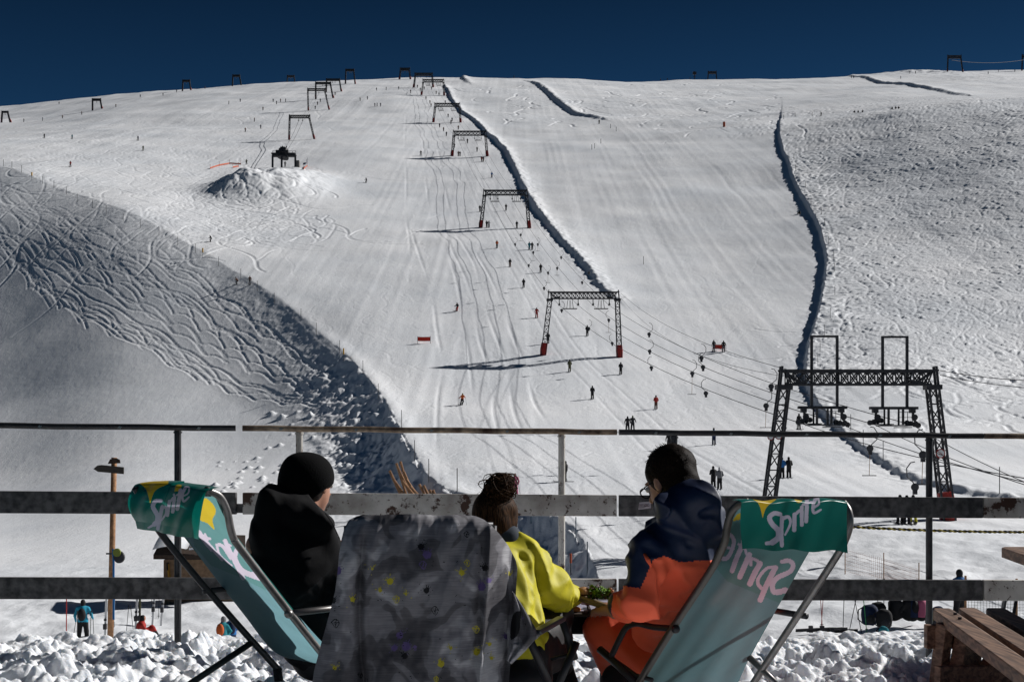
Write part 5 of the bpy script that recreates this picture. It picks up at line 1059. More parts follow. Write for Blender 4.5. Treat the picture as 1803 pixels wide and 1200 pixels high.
for (x, y, r, m_) in [(450, 785, 20, 2), (808, 602, 17, 2), (645, 840, 21, 1), (805, 458, 15, 1), (585, 612, 20, 3), (852, 935, 19, 2), (145, 905, 22, 1), (270, 1165, 14, 1), (652, 1185, 14, 2), (545, 1028, 11, 3)]: L_ += diamond(x, y, r, m_)
rg = np.random.default_rng(5)
for k in range(60):
    x = rg.uniform(120, 1040); y = rg.uniform(400, 1190); a = rg.uniform(-1.2, 1.2); d = rg.uniform(5, 13)
    L_.append((1, 's', [(x, y), (x + d * .5, y + d * .4 * math.sin(a)), (x + d * math.cos(a), y + d * math.sin(a))], 3.2, 1.2))
print_faces(o, L_, TJ)
q = MB(); q.grid(jsurf(True), 40, 40); q.f = [tuple(reversed(f)) for f in q.f]; q.build('jacket_front', JM[0], jk, smooth=True)
def flap(u, v):                              # the sleeve end caught on the armrest
    l = np.interp(v, [0, .25, .5, .75, 1], [901, 903, 900, 898, 893]); r = np.interp(v, [0, .2, .5, .62, .8, 1], [906, 922, 943, 944, 925, 900]); row = 1040 + 122 * v
    return P(l + (r - l) * u, row + 6 * u, 4.66 + .03 * math.sin(u * 3.14) * -1 + .014 * math.sin(u * 11 + v * 3) + .02 * math.exp(-((u - .35) / .12) ** 2) * (v > .1) * (v < .75))
o = MB().grid(flap, 60, 80).build('sleeve_end', JM, jk, smooth=True, solid=.004)
print_faces(o, [(1, 'blob', [(1075, 840), (1075, 900), (1060, 960), (1030, 985), (1030, 900), (1050, 850)]), (3, 's', [(1085, 880), (1090, 870)], 8), (1, 's', [(1100, 905), (1103, 912)], 6)], TJ)  # black blob stands for the sleeve's dark hole, its shade painted in

# ------------------------------------------------------------------ the people on the terrace
def frame(face, tilt=0, roll=0):
    """rows are the head's axes in the world: x right, y facing, z up"""
    f = Vector((face[0], face[1], 0)).normalized(); f = Vector((f.x * math.cos(tilt), f.y * math.cos(tilt), math.sin(tilt))); r = f.cross(Vector((0, 0, 1))).normalized(); u = r.cross(f)
    if roll: q = Matrix.Rotation(roll, 3, f); r = q @ r; u = q @ u
    return Matrix((r, f, u))
def head(c, M, s=1.0):
    W = lambda x, y, z: tuple(Vector(c) + M.transposed() @ (Vector((x, y, z)) * s)); R = [list(M[i]) for i in range(3)]; R = np.array(R).T
    E = lambda x, y, z, a, b, d: ('e', W(x, y, z), (a * s, b * s, d * s), R)
    return [E(0, -.012, .035, .074, .094, .086), E(0, .03, -.03, .058, .07, .085), ('c', W(0, .05, -.088), W(0, .065, -.092), .030 * s, .024 * s), ('c', W(0, .096, .012), W(0, .118, -.026), .006 * s, .014 * s),
            E(-.075, -.006, -.012, .011, .02, .032), E(.075, -.006, -.012, .011, .02, .032), E(0, .088, .028, .05, .014, .010), ('c', W(-.018, .098, -.055), W(.018, .098, -.055), .008 * s, .008 * s),
            ('xe', W(-.031, .106, .008), (.016 * s, .012 * s, .012 * s)), ('xe', W(.031, .106, .008), (.016 * s, .012 * s, .012 * s)), ('c', W(0, -.02, -.06), W(0, -.045, -.17), .052 * s, .056 * s)], W
def eyes(W, par):
    m_ = mat('eye', (.5, .48, .46), .2)
    for x in (-.031, .031): MB().ball(W(x, .090, .008), .0115, 10, 8).build('eye', m_, par, smooth=True)
def hand(palm, fdir, up, s=1.0, curl=.5):
    """palm centre, finger direction, back-of-hand normal: palm, four bent fingers of unequal length and a thumb from its side"""
    f = Vector(fdir).normalized(); n = Vector(up).normalized(); n = (n - f * n.dot(f)).normalized(); r = f.cross(n); p = Vector(palm); out_ = [('c', tuple(p - f * .035 * s), tuple(p + f * .02 * s), .024 * s, .028 * s), ('c', tuple(p + r * .022 * s - f * .02 * s), tuple(p + r * .024 * s + f * .02 * s), .016 * s, .017 * s), ('c', tuple(p - r * .022 * s - f * .02 * s), tuple(p - r * .024 * s + f * .02 * s), .016 * s, .017 * s)]
    for k, L in zip((-1.5, -.5, .5, 1.5), (.058, .072, .076, .066)):
        a = p + r * k * .019 * s + f * .035 * s; d = f + r * k * .08; d.normalize(); b = a + (d - n * curl * .4).normalized() * L * .5 * s; c_ = b + (d - n * curl * 1.6).normalized() * L * .45 * s
        out_ += [('c', tuple(a), tuple(b), .0088 * s, .0082 * s), ('c', tuple(b), tuple(c_), .0082 * s, .0070 * s)]
    a = p + r * .03 * s - f * .025 * s; b = a + (r * .8 + f * .7).normalized() * .034 * s; c_ = b + (f - n * .4 + r * .1).normalized() * .03 * s
    return out_ + [('c', tuple(a), tuple(b), .012 * s, .0105 * s), ('c', tuple(b), tuple(c_), .0105 * s, .0085 * s)]
def bb(prims, pad=.05):
    P_ = [];
    for q in prims:
        if q[0][-1] == 'c': P_ += [np.array(q[1]) - max(q[3:5]), np.array(q[1]) + max(q[3:5]), np.array(q[2]) - max(q[3:5]), np.array(q[2]) + max(q[3:5])]
        elif q[0][0] != 'x': P_ += [np.array(q[1]) - max(q[2]), np.array(q[1]) + max(q[2])]
    P_ = np.array(P_); return P_.min(0) - pad, P_.max(0) + pad
def organic(name, prims, h, mats, par, k=.03, mfn=None, wr=(), smooth=2, cut=None):
    f0 = field(prims, k)
    def f(p):
        v = f0(p)
        for w_ in wr:
            sc, am, sd = w_[:3]
            if len(w_) > 3: v = v + am * (np.abs(noise3(p * np.array(w_[3]) + noise3(p, sc * .5, sd + 2)[..., None] * .05, sc, sd)) * 2 - .35)
            else: v = v + am * noise3(p, sc, sd)
        if cut is not None: v = np.maximum(v, cut(p))
        return v
    lo_, hi_ = bb(prims); return net_mesh(name, f, lo_, hi_, h, mats, mfn, par, tuple(par.location) if par.parent is None else tuple(par.location + par.parent.location), smooth)
T_ = lambda px, py, Y: tuple(P(px, py, Y))
def cloth(name, col, rough=.7, bump=(60, .15, .002), spec=.25): return mat(name, col, rough, noise=(5, .12), bump=bump, spec=spec)
M_blk = cloth('black_jacket_cloth', (.0045, .0045, .0055), .8, (24, .35, .006), .12); M_beanie = cloth('black_knit', (.0035, .0035, .004), .95, (160, .5, .003), .1); M_pants = cloth('black_trousers', (.011, .011, .013), .6, (30, .3, .006))

# person in black
p1 = empty('person', Vector((-.85, 5.55, -.98)), 'person in black hooded jacket and black beanie sitting in the left deck chair', 'person', 'people eating on the terrace')
M1 = frame((.50, .86), -.15); hp, W1 = head(P(546, 852, 5.62), M1, 1.0)
body = hp + [('c', T_(525, 920, 5.62), T_(548, 1090, 5.88), .09, .10), ('c', T_(455, 960, 5.52), T_(590, 970, 5.62), .05, .05)] + hand(P(640, 1075, 5.95), (.8, .5, -.1), (0, -.2, 1), 1.0, .7) + [('c', T_(600, 1060, 5.75), T_(632, 1072, 5.9), .03, .026), ('c', T_(590, 975, 5.62), T_(600, 1060, 5.75), .04, .033)]
organic('body', body, .0085, M_skin, p1, .016, smooth=2); eyes(W1, p1)
organic('hair', [('e', W1(0, -.03, -.005), (.082, .085, .085))], .01, mat('short_dark_hair', (.025, .014, .009), .7), p1, .02, wr=((60, .006, 2),), cut=lambda p: ((p - np.array(W1(0, .022, 0))) @ np.array(M1[1])))
organic('beanie', [('e', T_(545, 840, 5.60), (.099, .108, .099)), ('e', T_(524, 824, 5.58), (.060, .06, .055)), ('e', T_(525, 852, 5.57), (.080, .09, .08))], .008, M_beanie, p1, .035, wr=((9, .006, 3),),
    cut=lambda p: -((p - np.array(T_(566, 868, 5.60))) @ np.array([-.62, .0, .78])))
jp = [('e', T_(500, 884, 5.52), (.095, .10, .075)), ('e', T_(475, 900, 5.48), (.055, .07, .085)), ('c', T_(520, 895, 5.47), T_(567, 925, 5.50), .062, .045), ('c', T_(480, 945, 5.5), T_(560, 950, 5.58), .095, .085), ('c', T_(515, 985, 5.58), T_(552, 1120, 5.92), .16, .14), ('c', T_(478, 975, 5.55), T_(530, 1080, 5.85), .10, .09),
      ('c', T_(464, 968, 5.55), T_(478, 1035, 5.70), .075, .062), ('c', T_(572, 968, 5.62), T_(584, 1055, 5.68), .085, .07), ('c', T_(584, 1055, 5.68), T_(622, 1070, 5.9), .062, .045)]
organic('hooded_jacket', jp, .009, M_blk, p1, .028, wr=((6, .022, 4), (7, .028, 8, (1, 1, .6)), (15, .010, 3, (1, 1, 1))), smooth=1)
organic('trousers', [('e', T_(565, 1150, 5.95), (.13, .13, .09)), ('c', T_(555, 1160, 5.95), T_(570, 1120, 6.0), .09, .07), ('c', T_(590, 1165, 5.9), T_(640, 1125, 5.95), .09, .07), ('c', T_(570, 1120, 6.0), T_(575, 1165, 6.25), .07, .055), ('c', T_(640, 1125, 5.95), T_(650, 1170, 6.2), .07, .055)], .015, M_pants, p1, .03, wr=((8, .015, 4),))
MB().tube([P(573, 903, 5.45), P(585, 920, 5.46), P(598, 948, 5.5)], .0022, 5).build('drawstring', M_blk, p1)

# girl in yellow
p2 = empty('person', Vector((.05, 5.3, -.98)), 'young person with a messy hair bun in a bright yellow jacket', 'person', 'people eating on the terrace')
M2 = frame((.35, .94), -.10); hp, W2 = head(P(874, 914, 5.3), M2, .95)
body = hp + [('c', T_(880, 1015, 5.25), T_(890, 1120, 5.15), .08, .12), ('c', T_(850, 990, 5.2), T_(935, 990, 5.25), .032, .03), ('c', T_(942, 1000, 5.27), T_(985, 1040, 5.33), .026, .024), ('c', T_(985, 1040, 5.35), T_(1003, 1052, 5.55), .028, .024)] + hand(P(1014, 1050, 5.62), (.5, .8, -.1), (0, -.2, 1), .92, .7)
organic('body', body, .0085, M_skin, p2, .016); eyes(W2, p2)
def hair_mat(name, c1, c2, sc=(40, 40, 4), s=6):
    m = bpy.data.materials.new(name); m.use_nodes = True; nt = m.node_tree; b = nt.nodes['Principled BSDF']; b.inputs['Roughness'].default_value = .6; b.inputs['Specular IOR Level'].default_value = .06
    tc = nt.nodes.new('ShaderNodeTexCoord'); mp = nt.nodes.new('ShaderNodeMapping'); mp.inputs['Scale'].default_value = sc; nt.links.new(tc.outputs['Object'], mp.inputs[0]); n = nt.nodes.new('ShaderNodeTexNoise'); n.inputs['Scale'].default_value = s; n.inputs['Detail'].default_value = 6; nt.links.new(mp.outputs[0], n.inputs[0])
    r = nt.nodes.new('ShaderNodeValToRGB'); r.color_ramp.elements[0].color = (*c1, 1); r.color_ramp.elements[1].color = (*c2, 1); r.color_ramp.elements[0].position = .4; r.color_ramp.elements[1].position = .65; nt.links.new(n.outputs[0], r.inputs[0]); nt.links.new(r.outputs[0], b.inputs['Base Color'])
    bp = nt.nodes.new('ShaderNodeBump'); bp.inputs['Strength'].default_value = .5; bp.inputs['Distance'].default_value = .003; nt.links.new(n.outputs[0], bp.inputs['Height']); nt.links.new(bp.outputs[0], b.inputs['Normal']); return m
M_hair2 = hair_mat('brown_hair', (.014, .007, .004), (.085, .042, .02)); M_hair3 = hair_mat('short_brown_hair', (.005, .0032, .0022), (.018, .010, .006), (25, 25, 25), 9)
R2 = np.array([list(r) for r in M2]).T
hairo = organic('hair', [('e', W2(0, -.02, .025), (.083, .10, .085), R2), ('e', W2(0, -.03, -.035), (.080, .085, .070), R2), ('c', W2(0, -.04, .07), W2(0, -.045, .115), .045, .03)], .0075, M_hair2, p2, .03, wr=((45, .005, 2), (14, .006, 6)),
    cut=lambda p: ((p - np.array(W2(0, .025, 0))) @ (np.array(M2[1]) - .25 * np.array(M2[2]))))
q = MB(); rg = np.random.default_rng(3); bc = Vector(P(880, 856, 5.25))
for k in range(75):                           # strands: combed up over the head into the bun
    a = rg.uniform(-1.5, 1.5) ; pts = []
    for t in np.linspace(0, 1, 8):
        x = math.sin(a) * .083 * (1 - t ** 2 * .75) * (1 + .02 * rg.normal()); y = -.02 - math.cos(a) * .095 * (1 - t ** 2 * .4); z = -.085 + .21 * t; pts.append(Vector(W2(x, y, z)) + Vector(rg.normal(0, .0012, 3)))
    q.tube(pts, [.0012 + .0016 * rg.random()] * 8, 4, caps=False)
q.build('hair_strands', M_hair2, hairo, smooth=True)
q = MB()
for k in range(170):                           # the bun: curled loops of many sizes
    ax = Vector(rg.normal(0, 1, 3)).normalized(); u_ = ax.orthogonal().normalized(); v_ = ax.cross(u_); R_ = rg.uniform(.035, .068); c_ = bc + Vector(rg.normal(0, .008, 3)); e_ = rg.uniform(.6, 1); t0 = rg.uniform(0, 6.3); ln = rg.uniform(2.5, 6.5); w_ = rg.uniform(.001, .0034)
    pts = [c_ + (u_ * math.cos(t0 + t) + v_ * math.sin(t0 + t) * e_) * R_ * (1 + .12 * math.sin(3 * t + k)) for t in np.linspace(0, ln, 16)]
    pts = [Vector((p.x, p.y, bc.z + (p.z - bc.z) * .8)) for p in pts]; q.tube(pts, [w_ * math.sin(math.pi * (i + .7) / 17) for i in range(16)], 5)
for k in range(16):
    a = rg.uniform(2.4, 5.2); p0 = bc + Vector((-.045 + .02 * rg.normal(), -.01, -.02 + .02 * rg.normal())); q.tube([p0, p0 + Vector((-.02 * rg.random() - .005, 0, .012 * rg.normal())), p0 + Vector((-.035 * rg.random() - .012, 0, -.01 + .015 * rg.normal()))], [.001, .0008, .0004], 3)
q.build('hair_bun', M_hair2, hairo, smooth=True); organic('bun_core', [('e', tuple(bc), (.05, .045, .04))], .008, M_hair2, hairo, .02, wr=((40, .01, 3),)) if False else MB().ball(bc, (.053, .048, .044), 14, 10).build('bun_core', M_hair2, p2, smooth=True)
M_yj = cloth('yellow_jacket_cloth', (.52, .47, .02), .6, (22, .35, .006)); M_col = cloth('grey_blue_collar', (.035, .045, .06), .8)
organic('collar', [('c', T_(868, 945, 5.25), T_(895, 947, 5.25), .058, .052), ('c', T_(868, 965, 5.25), T_(898, 968, 5.25), .068, .062)], .008, M_col, p2, .02)
yp = [('c', T_(860, 985, 5.20), T_(925, 978, 5.25), .066, .064), ('c', T_(872, 968, 5.24), T_(910, 964, 5.26), .058, .050), ('c', T_(870, 1010, 5.18), T_(895, 1125, 5.10), .115, .13), ('c', T_(900, 965, 5.25), T_(948, 992, 5.27), .05, .06), ('c', T_(948, 995, 5.27), T_(985, 1040, 5.32), .055, .056), ('c', T_(955, 1030, 5.25), T_(985, 1042, 5.33), .055, .055), ('c', T_(985, 1042, 5.33), T_(1005, 1050, 5.52), .052, .036),
      ('c', T_(905, 1010, 5.2), T_(912, 1100, 5.12), .07, .06), ('c', T_(900, 1120, 5.08), T_(908, 1165, 5.05), .075, .072), ('c', T_(850, 985, 5.2), T_(835, 1060, 5.3), .055, .045)]
organic('yellow_jacket', yp, .0080, M_yj, p2, .022, wr=((8, .014, 4), (9, .034, 8, (1, 1, .8)), (18, .015, 3, (1, 1, 1))), smooth=1)
organic('trousers', [('e', T_(900, 1190, 5.10), (.15, .15, .09)), ('c', T_(925, 1145, 5.10), T_(975, 1085, 5.50), .085, .072), ('c', T_(975, 1085, 5.50), T_(985, 1170, 5.60), .07, .055), ('c', T_(900, 1150, 5.15), T_(940, 1085, 5.55), .08, .07), ('c', T_(940, 1085, 5.55), T_(950, 1170, 5.7), .07, .055), ('c', T_(925, 1160, 5.08), T_(960, 1150, 5.3), .08, .08)], .011, M_pants, p2, .025, wr=((12, .012, 4), (30, .005, 2)))
organic('boots', [('c', T_(985, 1180, 5.62), T_(992, 1210, 5.65), .06, .06), ('c', T_(992, 1210, 5.65), T_(1000, 1205, 5.85), .055, .045), ('c', T_(950, 1180, 5.7), T_(952, 1205, 5.75), .06, .06)], .014, M_black, p2, .03)

# man in navy and orange
p3 = empty('person', Vector((.5, 5.2, -.98)), 'man with short brown hair and glasses in a navy and orange ski suit', 'person', 'people eating on the terrace')
M3 = frame((-.62, .78), -.42); hp, W3 = head(P(1181, 848, 5.12), M3, .98); R3 = np.array([list(r) for r in M3]).T
body = hp + [('c', W3(0, -.045, -.14), T_(1210, 940, 5.08), .055, .07), ('c', T_(1210, 940, 5.12), T_(1190, 1100, 5.45), .10, .12), ('c', T_(1145, 965, 5.05), T_(1265, 965, 5.2), .05, .05), ('c', T_(1145, 965, 5.02), T_(1130, 1060, 5.02), .04, .035), ('c', T_(1130, 1060, 5.02), T_(1082, 1076, 5.3), .033, .028)] + hand(P(1070, 1072, 5.42), (-.4, .9, -.05), (0, -.2, 1), 1, .7)
organic('body', body, .0085, M_skin, p3, .016); eyes(W3, p3)
h3 = organic('hair', [('e', W3(0, -.018, .042), (.084, .102, .092), R3), ('e', W3(0, -.045, -.035), (.074, .068, .06), R3)], .0075, M_hair3, p3, .03, wr=((70, .005, 2), (22, .006, 6)),
    cut=lambda p: np.maximum(((p - np.array(W3(0, .045, 0))) @ (np.array(M3[1]) - .55 * np.array(M3[2]))), -.9 * np.minimum((np.abs((p - np.array(W3(0, 0, 0))) @ np.array(M3[0])) - .05), (.03 - np.abs((p - np.array(W3(0, 0, -.015))) @ np.array(M3[1])))) * 0 - 1))
q = MB(); rg = np.random.default_rng(8)
for k in range(700):
    a = rg.uniform(0, 6.28); ph = rg.uniform(-.3, 1.4); d = Vector((math.cos(a) * math.cos(ph), math.sin(a) * math.cos(ph), math.sin(ph)))
    if d.y > .35 and d.z < .6: continue
    b0 = Vector(W3(d.x * .084, -.018 + d.y * .102, .042 + d.z * .092)); t_ = M3.transposed() @ (d * .004 + Vector((rg.normal(0, .006), .006, rg.normal(0, .006) - .004))); q.tube([b0, b0 + t_], [.0016, .0004], 3)
q.build('hair_tufts', M_hair3, h3)
gl = MB(); rim = lambda cx: [Vector(W3(cx + .024 * math.cos(t), .112, .002 + .019 * math.sin(t))) for t in np.linspace(0, 6.283, 17)]
gl.tube(rim(-.031), .0024, 6, caps=False); gl.tube(rim(.031), .0024, 6, caps=False); gl.bar(W3(-.008, .114, .006), W3(.008, .114, .006), .004); gl.tube([W3(-.055, .112, .006), W3(-.072, .06, .008), W3(-.078, -.004, .004)], .0022, 6); gl.tube([W3(.055, .112, .006), W3(.072, .06, .008), W3(.078, -.004, .004)], .0022, 6)
g_ = gl.build('glasses', M_black, p3, smooth=True)
beard = organic('beard', [('c', W3(-.045, .045, -.07), W3(0, .075, -.095), .026, .028), ('c', W3(.045, .045, -.07), W3(0, .075, -.095), .026, .028)], .007, M_hair3, p3, .015, wr=((60, .004, 2),))
M_navy = cloth('navy_jacket_cloth', (.006, .014, .045), .5, (22, .35, .006), .35); M_or = cloth('orange_red_cloth', (.95, .135, .06), .6, (22, .3, .006))
jp = [('e', T_(1228, 878, 5.02), (.088, .10, .068)), ('e', T_(1262, 905, 5.05), (.055, .07, .06)), ('c', T_(1180, 905, 5.0), T_(1240, 915, 5.02), .068, .08), ('c', T_(1160, 955, 5.03), T_(1250, 950, 5.14), .085, .09), ('c', T_(1205, 975, 5.14), T_(1185, 1110, 5.48), .165, .155), ('c', T_(1152, 1000, 5.08), T_(1160, 1110, 5.34), .08, .09),
      ('c', T_(1142, 962, 5.0), T_(1128, 1062, 4.98), .078, .068), ('c', T_(1128, 1062, 4.98), T_(1082, 1074, 5.24), .072, .046), ('c', T_(1250, 960, 5.24), T_(1235, 1060, 5.5), .07, .07)]
# the colour seam: navy over the shoulders and at the cuff, orange below
def jm(c):
    px, py = proj(c); lim = np.interp(px, [1080, 1088, 1128, 1150, 1170, 1195, 1260, 1300], [1028, 1029, 1035, 985, 978, 988, 986, 984]); cuff = in_poly(px, py, [(1066, 1042), (1080, 1046), (1076, 1075), (1082, 1096), (1074, 1110), (1040, 1090), (1045, 1045)]); return np.where((py < lim) | cuff | (c[:, 1] > 5.19) & (px < 1092), 0, 1)
organic('ski_jacket', jp, .0052, [M_navy, M_or], p3, .024, mfn=jm, wr=((8, .014, 4), (8, .036, 8, (1, 1, .7)), (17, .016, 3, (1, 1, 1))), smooth=2)
MB().tube([P(1135, 975, 4.94), P(1141, 985, 4.91), P(1147, 998, 4.93)], [.006, .009, .003], 6).build('seam_flap', M_or, p3, smooth=True)
organic('trousers', [('e', T_(1160, 1165, 5.6), (.13, .13, .10)), ('c', T_(1150, 1165, 5.45), T_(1070, 1112, 5.6), .11, .092), ('c', T_(1070, 1112, 5.6), T_(1085, 1185, 5.62), .092, .07), ('c', T_(1170, 1165, 5.6), T_(1110, 1115, 5.75), .09, .085), ('c', T_(1110, 1115, 5.58), T_(1120, 1190, 5.7), .085, .07)], .0105, M_or, p3, .035, wr=((7, .012, 4), (8, .024, 6, (1, 1, .8)), (20, .007, 2, (1, 1, 1))))
organic('boots', [('c', T_(1088, 1195, 5.5), T_(1092, 1220, 5.52), .065, .06), ('c', T_(1092, 1220, 5.52), T_(1082, 1215, 5.75), .055, .045)], .014, M_black, p3, .03)
# ------------------------------------------------------------------ the meal
tb = empty('low_table', P(1030, 1110, 5.75), 'low table with a pale top between the girl and the man', 'table')
c = P(1025, 1072, 5.75); MB().box(c + Vector((-.02, .05, 0)), (.30, .40, .022)).build('table_top', mat('pale_laminate', (.36, .34, .42), .35), tb, bevel=.004)
MB().box(c + Vector((-.02, .05, -.05)), (.26, .34, .07)).build('table_frame', M_black, tb)
for sx in (-1, 1):
    for sy in (-1, 1): MB().box(c + Vector((-.02 + sx * .12, .05 + sy * .16, -.2)), (.03, .03, .26)).build('leg', M_black, tb)
by = P(1000, 1082, 5.58); g = empty('food_tray', by, 'dark tray with a snack at the edge of the low table', 'tray'); q = MB(); q.box(by + Vector((.02, .06, .002)), (.13, .18, .012)); q.build('tray_base', M_wood_d, g, bevel=.003)
q = MB()
for s_ in ((-.045, .06, .13 * 0 + .008, .18), (.085, .06, .008, .18)): q.box(by + Vector((s_[0], s_[1], .016)), (.008, s_[3], .022))
q.build('tray_rim', M_wood_d, g); MB().ball(by + Vector((.03, .02, .02)), (.022, .02, .012), 10, 6).build('snack', mat('orange_snack', (.55, .22, .05), .5), g, smooth=True)
bd = P(1046, 1058, 5.45); g = empty('serving_board', bd, 'wooden serving board held between the yellow sleeve and the man', 'serving board')
rotb = Matrix.Rotation(.30, 3, 'Y') @ Matrix.Rotation(-.35, 3, 'Z'); MB().box(bd + Vector((-.005, .04, -.006)), (.20, .14, .016), rotb).build('board', mat('olive_wood', (.13, .09, .04), .6, noise=(14, .3)), g, bevel=.004)
MB().bar(bd + rotb @ Vector((-.105, -.035, .003)), bd + rotb @ Vector((.09, -.035, .003)), .012, .010).build('rim', mat('olive_wood_edge', (.16, .11, .05), .5), g, bevel=.002)
br = empty('bread_roll', P(1028, 1041, 5.47), 'round bread roll on the serving board left of the salad', 'bread')
organic('crust', [('e', tuple(P(1027, 1041, 5.46)), (.027, .026, .019))], .004, mat('bread_crust', (.38, .20, .09), .7, noise=(30, .35)), br, .01, wr=((60, .003, 2),))
sa = empty('salad', P(1055, 1045, 5.46), 'heap of curly green salad on the serving board', 'salad'); rg = np.random.default_rng(4)
mg = [mat('lettuce', (.13, .24, .015), .5), mat('dark_lettuce', (.035, .09, .012), .5), mat('red_lettuce', (.07, .02, .025), .5)]
q = MB(); c = P(1056, 1043, 5.46)
for k in range(420):
    a = rg.uniform(0, 6.28); r_ = .046 * rg.random() ** .5; hgt = (.046 - .6 * r_ * rg.random()) * (1 if math.cos(a) < .3 else .72); z = rg.random() * hgt; p0 = c + Vector((r_ * math.cos(a), r_ * math.sin(a) * .8, -.018 + z)); s_ = rg.uniform(.005, .010)
    n_ = Vector((rg.normal(), rg.normal(), .6 + rg.random())).normalized(); u_ = n_.orthogonal().normalized(); v_ = n_.cross(u_); q.mi = 0 if z > .4 * hgt and rg.random() < .8 else (1 if rg.random() < .65 else 2)
    ring = [p0 + (u_ * math.cos(t) + v_ * math.sin(t)) * s_ * (1 + .3 * math.sin(5 * t + k)) + n_ * s_ * .5 * math.sin(3 * t + k) for t in np.linspace(0, 6.28, 9, endpoint=False)]
    q.add([p0] + ring, [(0, 1 + i, 1 + (i + 1) % 9) for i in range(9)])
q.build('leaves', mg, sa, smooth=True, solid=.0006)
MB().ball(P(1075, 1036, 5.44), .005, 8, 6).ball(P(1078, 1040, 5.44), .007, 8, 6).build('tomato', mat('pale_tomato', (.5, .22, .12), .4), sa, smooth=True)

# ------------------------------------------------------------------ picnic table on the right
def wood_mat(name, c1, c2):
    m = bpy.data.materials.new(name); m.use_nodes = True; nt = m.node_tree; b = nt.nodes['Principled BSDF']; b.inputs['Roughness'].default_value = .7; tc = nt.nodes.new('ShaderNodeTexCoord')
    mp = nt.nodes.new('ShaderNodeMapping'); mp.inputs['Scale'].default_value = (18, 1.2, 18); mp.inputs['Rotation'].default_value = (0, 0, .15); nt.links.new(tc.outputs['Object'], mp.inputs[0]); n = nt.nodes.new('ShaderNodeTexNoise'); n.inputs['Scale'].default_value = 3; n.inputs['Detail'].default_value = 9; n.inputs['Distortion'].default_value = .6; nt.links.new(mp.outputs[0], n.inputs[0])
    r = nt.nodes.new('ShaderNodeValToRGB'); r.color_ramp.elements[0].color = (*c1, 1); r.color_ramp.elements[1].color = (*c2, 1); r.color_ramp.elements[0].position = .36; r.color_ramp.elements[1].position = .66; nt.links.new(n.outputs[0], r.inputs[0]); nt.links.new(r.outputs[0], b.inputs['Base Color'])
    bp = nt.nodes.new('ShaderNodeBump'); bp.inputs['Strength'].default_value = .6; bp.inputs['Distance'].default_value = .004; nt.links.new(n.outputs[0], bp.inputs['Height']); nt.links.new(bp.outputs[0], b.inputs['Normal']); return m
M_pw = wood_mat('weathered_brown_wood', (.07, .036, .022), (.26, .15, .095))
pt = empty('picnic_table', Vector((2.2, 6.0, -1.05)), 'brown wooden picnic table with attached bench at the right edge', 'picnic table')
D = Vector((.15, 1, 0)); z0 = -.742; Yt = 6.9
def xat(px, Y=6.9): return (px - CX) / F * Y
for (xa, xb, yo) in ((1641, 1675, 0.0), (1688, 1722, .02), (1735, 1771, .01)):
    a = Vector((xat(xa) , Yt + yo, z0)); b = Vector((xat(xb), Yt + yo, z0)); e = -D * 3.2; t = Vector((0, 0, -.05)); ch = .02
    q = MB(); vs = [a + Vector((0, -ch, -.006)), a + Vector((ch * .6, 0, 0)), b + Vector((-ch * .6, 0, 0)), b + Vector((0, -ch, -.006)), b + e, a + e]; vs = vs + [v + t for v in vs]; q.add(vs, [tuple(range(6))[::-1], tuple(range(6, 12))] + [(i, (i + 1) % 6, 6 + (i + 1) % 6, 6 + i) for i in range(6)]); pl = q.build('bench_plank', M_pw, pt, bevel=.004)
    if xa == 1641:
        for (bx, by_) in ((1682, 1081), (1690, 1089)): u = (bx - CX) / F; Yb = z0 / ((HY - by_) / F); MB().disc((u * Yb, Yb, z0 + .004), (0, 0, 1), .009, .010, 10).build('bolt', M_steel, pl, smooth=False)
for off, nm in ((-.30, 'bench_bearer'),):
    c = Vector((xat(1641) , Yt, z0 - .10)) + D * off; MB().box(c + Vector((.30, 0, 0)), (.75, .05, .11)).build(nm, M_pw, pt, bevel=.004)
for (x0_, y0_, x1_, y1_, w_) in ((1664, 1098, 1650, 1215, .05), (1710, 1110, 1690, 1215, .14), (1748, 1165, 1760, 1215, .12)):
    MB().bar(P(x0_, y0_, 6.55), P(x1_, y1_, 6.6), w_, .07).build('leg', M_pw, pt, bevel=.004)
MB().bar(P(1650, 1190, 6.2), P(1810, 1188, 6.3), .05, .09).build('ground_sill', M_pw, pt, bevel=.004)
zt = -.51; Yt = 7.9; xt = xat(1760, 7.9)
for k in range(4):
    a = Vector((xt + k * .145, Yt, zt)); b = a + Vector((.135, 0, 0)); e = -D * 2.6; t = Vector((0, 0, -.055)); vs = [a + Vector((0, -.03, -.004)), a + Vector((.025, 0, 0)), b, b + e, a + e]; vs = vs + [v + t for v in vs]; q = MB(); q.add(vs, [tuple(range(5))[::-1], tuple(range(5, 10))] + [(i, (i + 1) % 5, 5 + (i + 1) % 5, 5 + i) for i in range(5)]); q.build('table_plank', M_pw, pt, bevel=.005)
MB().bar((xt + .10, Yt - .35, zt - .06), (xt + .02, Yt - .35, -1.15), .10, .06).build('leg', M_pw, pt, bevel=.004)
